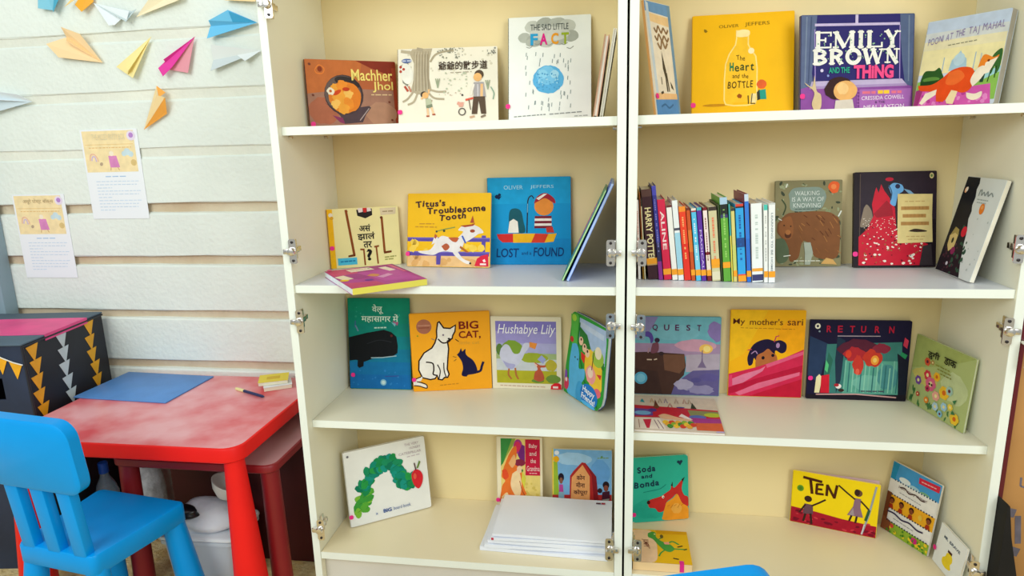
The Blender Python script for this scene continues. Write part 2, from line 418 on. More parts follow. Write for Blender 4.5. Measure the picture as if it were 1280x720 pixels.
# ---------------------------------------------------------------- things on and under the red table
TT = 0.48
def decorated_box():
    t = thing('decorated_box', 'tall black covered box with yellow and silver paper triangles, left of the red table', 'box', (-1.619, .108, 0), R(7.5))
    blk = mat('#1b1d26', .5, noise=.2, scale=9); navy = mat('#26324a', .5, noise=.25, scale=6); H = .685; L = .40; Dp = .345; B0 = .48
    mb = MB()
    # tray sides around an open slot in the front
    mb.box((-.004, .0, 0), (0, Dp, H), blk); mb.box((-L, Dp - .004, 0), (-.004, Dp, H), blk); mb.box((-L, 0, 0), (-L + .004, Dp - .004, H), blk)
    mb.box((-L, 0, 0), (-.004, .004, B0 + .05), navy); mb.box((-L, 0, B0 + .112), (-.004, .004, H), navy)
    mb.box((-.072, 0, B0 + .05), (-.004, .004, B0 + .112), navy); mb.box((-L, 0, B0 + .05), (-L + .08, .004, B0 + .112), navy)
    mb.box((-L + .004, .004, 0), (-.004, Dp - .004, .004), blk)
    mb.build('body', t)
    mb = MB(); g = mat('#4d6070', .6, noise=.15, scale=5)
    mb.box((-L - .003, -.004, H), (.003, Dp + .003, H + .005), g, .0015); mb.build('lid', t)
    mb = MB(); mb.box((-L - .003, .085, H + .0051), (.0034, .27, H + .0062), mat('#e8488c', .45, noise=.1, scale=12)); 
    mb.box((.0031, .085, H - .012), (.0040, .27, H + .0062), mat('#e8488c', .45, noise=.1, scale=12)); mb.build('pink_strip', t)
    mb = MB(); tp = mat('#20222b', .4); mb.tube([(.002, -.003, H - .004), (.002, Dp, H - .004)], .0035, tp, 8); mb.tube([(.002, -.001, 0), (.002, -.001, H)], .003, tp, 8); mb.build('edge_tape', t)
    yel = mat('#f0ad1e', .5, noise=.08, scale=30); sil = mat('#c9d6da', .35, noise=.05, scale=30)
    for j, (y, m, z0) in enumerate(((.035, yel, B0 + .2), (.15, sil, B0 + .2), (.275, yel, B0 + .2))):
        for i in range(6):
            z = z0 - .006 - i * .0435; yy = y + .004 * math.sin(i * 1.7 + j)
            q = MB(); s = .0235
            a = [(yy - s, z), (yy + s, z + .003), (yy + .001, z - .047)]
            q.add([(.0006 + .0006 * (k > 2), p[0], p[1]) for k, p in enumerate(a + a)], [[0, 1, 2][::-1], [3, 4, 5], [0, 1, 4, 3], [1, 2, 5, 4], [2, 0, 3, 5]], m)
            q.build('paper_triangle', t)
    q = MB(); st = mat('#e8e4d8', .6)
    pts = [(-.17, -.003, .172), (-.12, -.003, .186), (-.09, -.003, .188), (-.06, -.003, .172), (-.03, -.003, .158), (-.004, -.003, .150)]; pts = [(a, b, c + B0) for a, b, c in pts]
    q.tube(pts, .0018, st, 6); q.build('string', t)
    for u, v in ((-.124, -.088), (-.082, -.046), (-.043, -.007)):
        def zz(x): return next(a[2] + (b[2] - a[2]) * (x - a[0]) / (b[0] - a[0]) for a, b in zip(pts, pts[1:]) if a[0] <= x <= b[0])
        q = MB(); a = [(u, zz(u)), (v, zz(v)), ((u + v) / 2 - .002, min(zz(u), zz(v)) - .042)]
        vs = [(x, -.0022, z) for x, z in a] + [(x, -.0012, z) for x, z in a]
        q.add(vs, [[0, 2, 1], [3, 4, 5], [0, 1, 4, 3], [1, 2, 5, 4], [2, 0, 3, 5]], yel); q.build('pennant', t)
decorated_box()
mb = MB(); mb.box((-.158, -.110, 0), (.158, .110, .0045), mat('#5a90d2', .42, noise=.06, scale=14, bump=.1, bscale=200), .0016)
fo = tag(mb.build('folder'), 'blue plastic folder lying flat on the red table against the box', 'folder'); fo.location = (-1.452, .340, TT + .0006); fo.rotation_euler = (0, 0, R(-3))
pen = thing('pen', 'ballpoint pen lying on the red table near the notepads', 'pen', (-1.09, .313, TT + .0052), R(-24.5))
m = MB(); m.tube([(-.03, 0, 0), (.058, 0, 0), (.066, 0, 0)], [.0042, .0042, .0015], mat('#2c3560', .35), 12); m.build('barrel', pen)
m = MB(); m.tube([(-.066, 0, 0), (-.028, 0, 0)], [.0046, .005], mat('#efe2a0', .4), 12); m.build('cap', pen)
for (nm, lb, lo, hi, loc, rz, c) in (('notepad', 'white notepad underneath the yellow one on the red table', (-.04, -.03, 0), (.04, .03, .012), (-1.036, .378, TT + .0005), 30, '#eef0f4'),
                                  ('notepad', 'yellow notepad on top of the white one on the red table', (-.042, -.034, 0), (.042, .034, .011), (-1.052, .388, TT + .0142), 24, '#ead23c')):
    t = thing(nm, lb, 'notepad', loc, R(rz), 'notepads on the red table'); m = MB(); m.box(lo, hi, mat('#f1ecd2', .6), .001, 1); m.build('pages', t)
    m = MB(); m.box((lo[0] - .001, lo[1] - .001, hi[2]), (hi[0] + .001, hi[1] + .001, hi[2] + .001), mat(c, .5)); 
    if c != '#eef0f4': m.box((-.02, -.012, hi[2] + .001), (.018, .012, hi[2] + .0013), mat('#d8b21c', .5))
    m.build('cover', t)
# under the table
def storage_box():
    t = thing('storage_box', 'white plastic storage box under the red table beside its front leg', 'box', (-1.135, .118, 0), R(2))
    m = MB(); pl = mat('#d3dbe6', .35, noise=.04, scale=5)
    vs = []; n = 24
    prof = [(.088, .056, .001), (.092, .060, .006), (.104, .070, .15), (.110, .076, .153), (.110, .076, .163), (.104, .070, .163)]
    for a, b, z in prof:
        for x, y in rrect(-a, -b, a, b, .02, 5): vs.append((x, y, z))
    n = 24; fs = [[k * n + i, k * n + (i + 1) % n, (k + 1) * n + (i + 1) % n, (k + 1) * n + i] for k in range(len(prof) - 1) for i in range(n)]; fs.append(list(range(n))[::-1])
    m.add(vs, fs, pl, True); m.build('tub', t)
    m = MB(); rounded_slab(m, -.112, -.078, .112, .078, .1635, .176, .02, mat('#eef1f5', .35), mat('#eef1f5', .35)); m.build('lid', t)
    return t
storage_box()
def lump(name, label, cat, loc, rx, ry, rz_, m, seed, amp=.16):
    b = bmesh.new(); bmesh.ops.create_icosphere(b, subdivisions=4, radius=1); rnd = random.Random(seed); ks = [(Vector((rnd.gauss(0, 1), rnd.gauss(0, 1), rnd.gauss(0, 1))) * 2.4, rnd.uniform(0, 6)) for _ in range(9)]
    for v in b.verts:
        s = 1 + amp * sum(math.sin(v.co.dot(k) + p) for k, p in ks) / 3.2
        v.co = Vector((v.co.x * rx * s, v.co.y * ry * s, max(-.55, v.co.z) * rz_ * (s if v.co.z > -.5 else 1)))
    z0 = min(v.co.z for v in b.verts)
    for v in b.verts: v.co.z -= z0
    mb = MB(); mb.bm(b, m, True); o = tag(mb.build(name), label, cat); o.location = loc; return o
lump('cloth_bundle', 'crumpled white cloth bundle on top of the plastic storage box', 'cloth', (-1.135, .118, .1765), .098, .07, .044, mat('#e4e6ef', .7, noise=.05, scale=12, bump=.6, bscale=22), 3)
def basin():
    t = thing('bowl', 'white bowl lying on the cloth bundle under the red table', 'bowl', (-1.085, .125, .236), R(20))
    m = MB(); mt = Matrix.Translation((0, 0, .02)) @ Matrix.Rotation(R(24), 4, 'Y')
    m.lathe([(.022, .0), (.040, .022), (.050, .045), (.047, .045), (.037, .024), (.018, .005)], mat('#e9e6e2', .3), 28, mt); m.build('body', t)
basin()
lump('shoe', 'small black shoe lying on the cloth bundle under the table', 'shoe', (-1.175, .058, .229), .05, .024, .02, mat('#16161a', .3), 8, .1)
bo = thing('bottle', 'clear plastic bottle with blue cap under the red table', 'bottle', (-1.595, .28, 0))
m = MB(); m.lathe([(.030, .0), (.033, .006), (.033, .075), (.029, .085), (.033, .095), (.033, .15), (.026, .18), (.013, .205), (.012, .222)], mat('#b9cde0', .12, trans=.7), 24); m.build('body', bo)
m = MB(); m.lathe([(.014, .218), (.014, .25), (.012, .252)], mat('#1c4fb0', .35), 20); m.build('cap', bo)
lump('plastic_bag', 'crumpled grey plastic bag beside the bottle under the table', 'bag', (-1.495, .33, 0), .06, .06, .18, mat('#c7ccd0', .25, noise=.25, scale=30, bump=.6, bscale=40), 12, .12)

# ---------------------------------------------------------------- paper on the wall
def poster(label, x0, z0, x1, z1, heading, sub):
    w_, h_ = x1 - x0, z1 - z0
    t = thing('poster', label, 'poster', ((x0 + x1) / 2, YW - .0022, z0), 0, 'posters on the wall')
    m = MB(); m.box((-w_ / 2, 0, 0), (w_ / 2, .0012, h_), mat('#eff3f8', .6)); P = Print(w_, h_, m, .6)
    P.Rc('#f4dfae', .03, .015, .93, .47)
    P.S('#e9c98c', .01, [(.06, .165), (.9, .165)]); P.D('#e3b97a', .12, .2, .86, .2, .012, 3)
    P.S('#e9b9a0', .02, P.curve([(.11, .34), (.13, .28), (.19, .27), (.24, .31), (.25, .35)])); P.S('#c9b4d8', .02, P.curve([(.14, .34), (.16, .30), (.2, .30), (.22, .35)]))
    P.P('#d98bc0', [(.44, .29), (.58, .29), (.62, .42), (.45, .42)]); P.E('#f6ead2', .5, .265, .04); P.S('#c9a070', .012, [(.46, .42), (.45, .45)]); P.S('#c9a070', .012, [(.58, .42), (.6, .45)])
    for a, b, r in ((.72, .27, .04), (.78, .25, .055), (.84, .275, .045)): P.E('#c8dde4', a, b, r)
    P.E('#b9a48a', .3, .38, .03, .018, 50); P.E('#dcc184', .87, .37, .05)
    P.E('#e9dcee', .885, .075, .075); P.E('#b98ad0', .885, .07, .04)
    P.D('#a9c6e6', .34, .52, .7, .52, .014, 5, .09)
    for i in range(10): P.D('#ccdcee', .16, .575 + i * .036, .92 - (.5 if i in (2, 5, 9) else .04 * (i % 3)), .575 + i * .036, .011, i, .06)
    m.build('sheet', t)
    m = MB(); P = Print(w_, h_, m, .6); P.k = 40; P.T(sub, heading, .2, .05, .78, .115); m.build('heading', t)
poster('printed poster higher on the wall, pale heading, yellow picture band', -1.653, .988, -1.458, 1.261, 'THE MISSED PARTY BOX', '#e0d6b4')
poster('printed poster lower on the wall above the black box, brown Hindi heading', -1.934, .798, -1.746, 1.068, 'अधूरे पोस्ट बॉक्स', '#b5a07a')

def plane(label, c, tris, c2=None, loose=0):
    """folded paper plane: triangles given as (x, z, distance from the wall)"""
    xs = [p[0] for t in tris for p in t]; zs = [p[1] for t in tris for p in t]; x0, z0 = sum(xs) / len(xs), sum(zs) / len(zs)
    mb = MB()
    for i, t in enumerate(tris):
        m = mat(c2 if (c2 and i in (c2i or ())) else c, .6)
        P = [Vector((x - x0, -d * .6, z - z0)) for x, z, d in t]; n = (P[1] - P[0]).cross(P[2] - P[0]).normalized() * .0004
        k = len(P); vs = [p + n for p in P] + [p - n for p in P]
        mb.add(vs, [list(range(k)), list(range(k, 2 * k))[::-1]] + [[j, j + k, (j + 1) % k + k, (j + 1) % k] for j in range(k)], m)
    o = tag(mb.build('paper_plane'), label, 'paper plane', 'paper planes on the wall'); o.location = (x0, YW - .003, z0)
c2i = ()
N = (-1.531, 1.453, .012); K = (-1.640, 1.530, .006); KT = (-1.648, 1.538, .03)
plane('peach paper plane, broadest on the wall, nose pointing down right', '#fad9a6', [(N, K, (-1.699, 1.512, .03), (-1.666, 1.473, .028)), (N, (-1.580, 1.534, .034), (-1.641, 1.557, .03), K), (N, K, (-1.625, 1.515, .04))])
N = (-1.362, 1.518, .01); K = (-1.458, 1.416, .004)
plane('yellow paper plane pointing up between the peach and the magenta ones', '#f8e9a4', [(N, (-1.485, 1.439, .018), K), (N, K, (-1.431, 1.404, .03)), (N, (-1.440, 1.425, .036), K)])
N = (-1.222, 1.511, .014); c2i = (1,)
plane('magenta paper plane pointing up right on the wall', '#e636a4', [(N, (-1.285, 1.470, .03), (-1.343, 1.428, .034), (-1.318, 1.428, .008)), (N, (-1.318, 1.424, .008), (-1.256, 1.412, .02), (-1.228, 1.5, .012)), (N, (-1.343, 1.428, .034), (-1.333, 1.405, .03), (-1.30, 1.43, .028)), (N, (-1.32, 1.432, .006), (-1.318, 1.45, .045))], '#e79aa8')
N = (-1.026, 1.539, .012); c2i = (2,)
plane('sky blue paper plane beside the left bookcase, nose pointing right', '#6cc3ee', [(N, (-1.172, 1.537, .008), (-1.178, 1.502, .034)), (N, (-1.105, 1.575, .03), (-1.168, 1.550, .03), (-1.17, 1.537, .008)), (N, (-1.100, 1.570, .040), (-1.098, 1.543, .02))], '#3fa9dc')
N = (-1.024, 1.464, .01); c2i = (1,)
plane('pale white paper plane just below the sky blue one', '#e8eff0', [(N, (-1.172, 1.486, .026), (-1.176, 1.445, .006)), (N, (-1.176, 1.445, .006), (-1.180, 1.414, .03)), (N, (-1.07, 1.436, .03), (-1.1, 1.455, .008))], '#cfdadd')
N = (-1.427, 1.256, .012); c2i = (1, 3)
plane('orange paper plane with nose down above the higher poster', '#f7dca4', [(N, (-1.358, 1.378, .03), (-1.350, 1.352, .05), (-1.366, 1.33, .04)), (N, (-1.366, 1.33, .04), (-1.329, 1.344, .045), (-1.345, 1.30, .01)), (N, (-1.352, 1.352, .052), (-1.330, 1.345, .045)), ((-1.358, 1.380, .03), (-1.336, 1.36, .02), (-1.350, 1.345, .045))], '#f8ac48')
N = (-1.791, 1.350, .012); c2i = (1,)
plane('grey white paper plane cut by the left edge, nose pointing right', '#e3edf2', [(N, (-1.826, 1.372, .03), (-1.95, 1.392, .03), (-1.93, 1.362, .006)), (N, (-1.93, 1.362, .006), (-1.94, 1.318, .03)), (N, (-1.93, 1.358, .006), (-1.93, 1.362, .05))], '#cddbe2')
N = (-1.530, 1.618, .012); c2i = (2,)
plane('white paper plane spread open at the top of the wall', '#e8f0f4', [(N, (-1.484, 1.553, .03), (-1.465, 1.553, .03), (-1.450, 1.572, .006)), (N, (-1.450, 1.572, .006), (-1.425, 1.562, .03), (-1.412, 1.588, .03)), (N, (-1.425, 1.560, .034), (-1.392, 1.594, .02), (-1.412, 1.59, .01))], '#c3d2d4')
N = (-1.400, 1.573, .012); c2i = ()
plane('cream paper plane running off the top edge, right of the open white one', '#f4e8c4', [(N, (-1.24, 1.612, .03), (-1.25, 1.64, .006)), (N, (-1.25, 1.64, .006), (-1.31, 1.65, .03))])
c2i = (1,)
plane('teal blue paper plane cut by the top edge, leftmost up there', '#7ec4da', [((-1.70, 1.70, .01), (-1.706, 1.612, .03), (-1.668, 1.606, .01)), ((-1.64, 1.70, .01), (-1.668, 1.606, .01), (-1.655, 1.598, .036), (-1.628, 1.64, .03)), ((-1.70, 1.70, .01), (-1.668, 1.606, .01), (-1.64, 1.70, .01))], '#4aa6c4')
c2i = (1,)
plane('orange and yellow paper plane cut by the top edge, beside the open white one', '#f6d48a', [((-1.53, 1.66, .01), (-1.618, 1.611, .03), (-1.60, 1.63, .02)), ((-1.53, 1.68, .01), (-1.583, 1.615, .03), (-1.563, 1.594, .034), (-1.53, 1.622, .012))], '#f2ac2c')
c2i = ()
plane('peach paper plane peeking in at the top edge next to the bookcase', '#f8d9a4', [((-1.115, 1.602, .02), (-1.02, 1.592, .03), (-1.0, 1.66, .01), (-1.09, 1.66, .01))])

# ---------------------------------------------------------------- right of the bookcases
m = MB(); m.box((.7738, .002, .02), (.7835, .30, 1.7), mat('#5e1420', .35, noise=.15, scale=4, stretch=(1, 1, .1)), .001, 1)
dp = thing('wood_panel', 'dark maroon wooden panel standing against the side of the right bookcase', 'panel', (.779, .15, 0)); o = m.build('board', dp); o.location = (-.779, -.15, 0)
m = MB(); m.tube([(.7786, .0015, .775), (.7786, -.02, .775), (.7786, -.022, .77), (.7786, -.022, .728)], .0055, steel, 12); o = m.build('handle', dp); o.location = (-.779, -.15, 0); o['label'] = 'chrome lever handle'
def carton():
    t = thing('carton', 'brown cardboard carton with grey markings right of the bookcases', 'box', (1.04, .22, 0))
    c = mat('#c08c50', .75, noise=.08, scale=6); m = MB(); m.box((-.253, -.19, 0), (.25, .19, .98), c, .004); m.build('body', t)
    m = MB(); g = mat('#6c6672', .7, noise=.15, scale=40)
    def bar(x0, z0, x1, z1, wd):
        a, b = Vector((x0 - 1.04, z0)), Vector((x1 - 1.04, z1)); d = (b - a).normalized(); n = Vector((-d.y, d.x)) * wd / 2
        q = [a - n, b - n, b + n, a + n]; m.add([(p.x, -.1905, p.y) for p in q], [[0, 1, 2, 3]], g)
    bar(.802, .388, .828, .383, .02); bar(.834, .378, .842, .312, .012); bar(.822, .297, .846, .29, .02); bar(.852, .39, .87, .384, .016)
    for a, b in (((.829, .468), (.830, .448)), ((.830, .448), (.840, .445)), ((.840, .445), (.843, .468)), ((.85, .47), (.852, .445))): bar(*a, *b, .004)
    m.build('printed_marks', t)
carton()
m = MB(); q = [(.7735, 0), (.882, 0), (.845, .14), (.812, .266), (.789, .365), (.778, .435), (.7735, .44)]
m.prism(q, -.035, .0012, mat('#14110f', .8, noise=.3, scale=14)); tag(m.build('gap_shade'), 'black sheet for the shade between the right bookcase and the carton', 'cloth')  # dark gap beside the carton, its shade built as a black sheet

# ---------------------------------------------------------------- books
page_m = mat('#efe8d6', .8, noise=.05, scale=40)
def book(label, pose, z, th, bgc, draw, spine=None, hard=True, sticker=None, outline=None, back=None, spine_side='left', group=None, pages='#efe8d6', flat=False, rad=.003):
    """a picture book: the front cover's lower edge is at the pose; local x along the cover, z up it, y into the book"""
    x, y, yaw, lean, w_, h_ = pose
    lean = 90 if flat else lean
    t = thing('picture_book', label, 'book', (x, y, z + .0006 + (th if flat else th * math.sin(R(lean)))), 0, group)
    t.rotation_euler = (Matrix.Rotation(R(yaw), 3, 'Z') @ Matrix.Rotation(R(-lean), 3, 'X')).to_euler()
    t['group'] = 'picture books on the %s shelf of the %s bookcase' % ({Z1: 'top', Z2: 'second', Z3: 'third', Z4: 'bottom'}[z], 'left' if x < 0 else 'right')
    tc = .0022 if hard else .0007
    mb = MB(); pts = outline or rrect(-w_ / 2, 0, w_ / 2, h_, rad, 3)
    mb.prism(pts, 0, tc, mat(bgc, .4, noise=.03, scale=14, spec=0.1))
    P = Print(w_, h_, mb); titles = []
    P.title = lambda *a, **k: titles.append((a, k))
    draw(P); mb.build('front_cover', t)
    if titles:
        m2 = MB(); Q = Print(w_, h_, m2); Q.k = P.k + 2
        for a, k in titles: Q.T(*a, **k)
        m2.build('title', t)
    ins = .003 if hard else .0006
    m = MB()
    if outline: m.prism([(a * .985, h_ / 2 + (b - h_ / 2) * .985) for a, b in outline], tc, th - tc, mat(pages, .8))
    else: m.box((-w_ / 2 + .001, tc, ins), (w_ / 2 - ins, th - tc, h_ - ins), mat(pages, .8, noise=.05, scale=40))
    m.build('page_block', t)
    m = MB(); m.prism(pts, th - tc, th, mat(back or bgc, .4)); m.build('back_cover', t)
    m = MB()
    sm_ = mat(spine or bgc, .4)
    if spine_side == 'left': m.box((-w_ / 2 - .0006, 0, .0008), (-w_ / 2 + .0014, th, h_ - .0008), sm_, .0005, 1)
    elif spine_side == 'bottom': m.box((-w_ / 2 + .001, 0, -.0006), (w_ / 2 - .001, th, .0012), sm_, .0005, 1)
    if spine_side: m.build('spine', t)
    if sticker:
        u, v = sticker; m = MB(); q = rrect(-.0055, -.0055, .0055, .0055, .004, 4); cx, cz = (u - .5) * w_, (1 - v) * h_
        m.prism([(cx + a, cz + b) for a, b in q], -.0032, -.0028, mat('#f0228a', .5)); m.build('sticker', t, label='small pink sticker')
    return t

# --- top shelf, left bookcase
def d(P):
    P.P('#c8713a', [(0, 0), (.62, 0), (.55, .45), (0, .5)]); P.P('#a87a66', [(0, .5), (.5, .42), (1, .45), (1, 1), (0, 1)])
    P.P('#8a3322', [(.55, 0), (1, 0), (1, .32), (.9, .2), (.7, .1)]); P.P('#a4442c', [(.95, .1), (1, .1), (1, 1), (.965, 1)])
    P.E('#b26a4e', .16, .75, .16, .2, wob=.1); P.E('#b88a70', .8, .8, .17, .18, wob=.1)
    P.P('#54434a', [(.17, .62), (.33, .82), (.38, .95), (.58, .93), (.67, .68), (.56, .7), (.3, .75)]); P.P('#8c3a62', [(.25, .82), (.36, .86), (.38, .95), (.33, .93)])
    P.E('#4a3b3c', .395, .515, .215, .3); P.E('#6a5a56', .385, .5, .2, .27); P.E('#38302f', .44, .33, .14, .08, -14); P.E('#e5832a', .405, .55, .18, .24, 0, 26, .04, 3); P.E('#ec9638', .37, .5, .11, .14, wob=.1)
    for i, (a, b, r) in enumerate(((.3, .42, .05), (.38, .38, .06), (.44, .5, .05), (.34, .55, .07), (.44, .64, .06), (.3, .66, .05), (.38, .72, .06))): P.E(('#f2a63c', '#ef9230', '#f7c262')[i % 3], a, b, r, wob=.2, seed=i)
    P.E('#d2481c', .32, .48, .05, .03, 30); P.E('#c8421a', .42, .43, .04, .03); P.E('#f0e6d0', .25, .46, .038, wob=.2); P.E('#c06030', .25, .46, .015)
    P.S('#55474a', .03, [(.56, .88), (.67, .7)]); P.S('#b4a0a0', .01, [(.55, .9), (.66, .72)])
    P.S('#e8843a', .012, P.curve([(.1, .15), (.15, .08), (.2, .13), (.18, .2), (.12, .2), (.1, .15)])); P.E('#8a3a1c', .155, .14, .025, .04)
    for a, b in ((.05, .07), (.9, .62), (.92, .9), (.06, .52)): P.E('#7a4030', a, b, .012, wob=.3)
    P.title('#f8e27e', 'Machher', .49, .13, .955, .3, bold=.012); P.title('#f8e27e', 'Jhol', .72, .31, .955, .475, bold=.012)
    P.D('#e8c898', .7, .51, .95, .51, .012)
book('brown picture book with a pan of orange curry on its cover', (-.6551, .2068, 37.4, .9, .2226, .1566), Z1, .006, '#b8643c', d, '#4a2018', sticker=(.035, .95))
def d(P):
    P.dots('#d9d2bd', .02, .02, .98, .3, 50, .006, .015, 4, rot=90); P.P('#b9ac93', [(.15, 0), (.35, 0), (.32, .15), (.315, .4), (.34, .56), (.26, .62), (.18, .6), (.13, .55), (.16, .4), (.165, .2), (.12, .06)])
    for k in range(16): P.S(('#a4967c', '#c6bba4', '#948770')[k % 3], .006, [(.17 + k * .0095, .04 + .02 * (k % 3)), (.165 + k * .0095, .3), (.155 + k * .011, .56)])
    P.S('#aea289', .02, P.curve([(.33, .18), (.38, .09), (.47, .05), (.56, .04)])); P.S('#b9ae96', .03, [(.13, .05), (.04, .03)]); P.S('#aca08a', .03, [(.25, .02), (.2, .0)])
    for pts in (((.16, .56), (.1, .66), (.05, .7)), ((.2, .58), (.16, .7), (.1, .74)), ((.3, .58), (.36, .66), (.46, .68)), ((.32, .55), (.4, .58), (.48, .58)), ((.27, .6), (.3, .68), (.34, .7))): P.S('#b4a78e', .02, P.curve(pts))
    P.dots('#8f8f80', .4, .0, .66, .14, 40, .004, .011, 8, rot=90); P.dots('#8f8f84', .9, .02, .98, .12, 12, .004, .01, 2)
    P.P('#8b8a80', [(.03, .22), (.1, .17), (.13, .3), (.1, .5), (.05, .45)]); P.E('#eceadf', .09, .33, .06, .14, 10); P.E('#5a6ea0', .09, .16, .05, .03); P.D('#c9cfe0', .05, .16, .14, .16, .012)
    for a, b in ((.03, .24), (.06, .27), (.03, .3)): P.E('#b44a3c', a, b, .014)
    P.S('#b5523e', .022, [(.07, .5), (.1, .56)]); P.S('#c8866e', .018, [(.11, .5), (.13, .57)])
    P.E('#4b4038', .26, .615, .034); P.E('#efb876', .275, .625, .032); P.S('#efc088', .018, [(.31, .6), (.31, .55)]); P.S('#efc088', .018, [(.255, .64), (.235, .67)]); P.P('#b9bfa4', [(.275, .67), (.33, .67), (.34, .75), (.28, .77)]); P.P('#7e8a72', [(.28, .76), (.34, .74), (.345, .78), (.285, .8)])
    P.S('#efc9a0', .02, [(.295, .8), (.3, .89)]); P.S('#efc9a0', .02, [(.335, .79), (.355, .87)]); P.S('#a8523a', .014, [(.285, .9), (.31, .9)]); P.S('#a8523a', .014, [(.345, .88), (.37, .88)])
    P.E('#5b4a3c', .815, .37, .046); P.E('#eeb877', .8, .405, .042); P.P('#aba6a8', [(.76, .47), (.86, .47), (.88, .67), (.755, .67)]); P.S('#d0ccd0', .012, [(.8, .5), (.8, .66)]); P.S('#eebd88', .026, [(.84, .5), (.835, .72)]); P.S('#efe8dc', .02, [(.76, .5), (.73, .64)])
    P.P('#5d4c3e', [(.755, .66), (.81, .66), (.79, .89), (.735, .89)]); P.P('#5d4c3e', [(.8, .66), (.87, .66), (.88, .89), (.83, .89)]); P.S('#caa58a', .02, [(.72, .93), (.76, .92)]); P.S('#8a7a6a', .02, [(.83, .93), (.87, .91)])
    P.S('#d8604c', .02, [(.68, .7), (.75, .68)]); P.S('#e09a86', .03, [(.6, .74), (.645, .76)]); P.P('#e4a896', [(.6, .73), (.66, .73), (.65, .79), (.61, .79)]); P.S('#6b5a50', .008, [(.71, .7), (.725, .83)])
    P.S('#5a5450', .01, [(.64 + .033 * math.cos(k * .52), .855 + .045 * math.sin(k * .52)) for k in range(13)]); P.E('#4a4a48', .645, .635, .01)
    for a, b in ((.4, .46), (.9, .5)):
        for s in (-.02, 0, .02): P.S('#9aa68a', .009, [(a, b + .07), (a + s, b - .05)])
    P.S('#88a894', .01, P.curve([(.93, .54), (.96, .62), (.95, .7)])); P.dots('#bcc4ac', .45, .34, .7, .6, 22, .005, .011, 5, rot=90); P.dots('#c9b4a4', .38, .6, .7, .64, 7, .004, .008, 9)
    P.title('#43342c', '爺爺的散步道', .41, .185, .9, .3, bold=.012); P.D('#a09484', .53, .335, .74, .33, .006)
book('cream landscape picture book with a tree and strolling figures', (-.4241, .2154, 6.4, 14.3, .2437, .1853), Z1, .008, '#efe9d8', d, '#6b4a34', sticker=(.02, .84))
def d(P):
    for k, (a, b, r) in enumerate(((.2, .2, .08), (.3, .1, .1), (.45, .08, .11), (.6, .09, .12), (.72, .1, .1), (.76, .2, .09), (.62, .22, .1), (.46, .24, .1), (.32, .23, .1), (.27, .25, .06))): P.E(('#b4b9b1', '#c4c8c0', '#a9aea6')[k % 3], a, b, r, r * .62, wob=.04, seed=k)
    P.E('#cfd2cb', .5, .17, .24, .07, wob=.05)
    for k, (a, b) in enumerate(((.26, .3), (.36, .27), (.5, .28), (.68, .28), (.75, .32))): P.S('#8f958d', .008, P.curve([(a - .04, b - .01), (a, b), (a + .04, b - .02)]))
    rnd = random.Random(2); y = P.lay()
    for k in range(58):
        a = rnd.uniform(.2, .78); b = rnd.uniform(.33, .88)
        if (a - .48) ** 2 / .045 + (b - .605) ** 2 / .02 < 1: continue
        P.S('#8d9a9c', .009, [(a, b), (a - .004, b + .035)], y)
    P.E('#5eb2e4', .485, .61, .185, .135, 0, 40, .035, 6); P.E('#7cc6ee', .47, .57, .13, .085, wob=.08, seed=2); P.E('#90d2f2', .42, .555, .055, wob=.1); P.E('#a6dbf4', .56, .56, .05, wob=.1)
    P.dots('#4f9fd4', .34, .55, .62, .71, 40, .006, .014, 7, rot=90); P.dots('#a8dcf2', .36, .52, .6, .66, 24, .005, .01, 3, rot=90)
    P.title('#4b5150', 'THE SAD LITTLE', .27, .075, .73, .135, bold=.0)
    for ch, c, u in (('F', '#2d9fd4', .27), ('A', '#e0218a', .385), ('C', '#e39a2a', .52), ('T', '#9db330', .645)): P.title(c, ch, u, .165, u + .09, .275, bold=.035)
    P.P('#33363a', [(.275, .25), (.3, .25), (.3, .278), (.275, .278)]); P.P('#3b2c34', [(.39, .265), (.41, .265), (.405, .28), (.385, .28)])
    P.D('#8a9090', .07, .96, .45, .945, .011, 3, .045); P.D('#8a9090', .5, .945, .9, .93, .011, 5, .045); P.D('#a7adac', .8, .97, .97, .965, .009, 7)
book('white picture book with a round blue ball under a rain cloud', (-.1781, .2165, 2.1, 12.8, .1958, .2464), Z1, .009, '#f0f4f1', d, '#59625a', sticker=(-.005, .86))
book('pinkish brown book seen from its edge, leaning right in the left bookcase', (-.072, .145, -90, 8.5, .14, .168), Z1, .010, '#cfa084', lambda P: (P.P('#e0a060', [(.3, 0), (1, 0), (1, .5)]), P.P('#a83a2a', [(.5, .6), (1, .5), (1, 1), (.4, 1)]), P.Rc('#d8d0c0', .93, .0, 1, 1)), '#c8886c', pages='#f4eee4')
book('thin white book seen from its edge, between the pinkish brown one and upright', (-.0575, .150, -90, 9.2, .15, .180), Z1, .0065, '#e6e2d8', lambda P: (P.Rc('#c9c2b8', .2, .1, .8, .5), P.D('#8a8078', .2, .7, .8, .7)), '#d8d4c8', pages='#f4efe4')

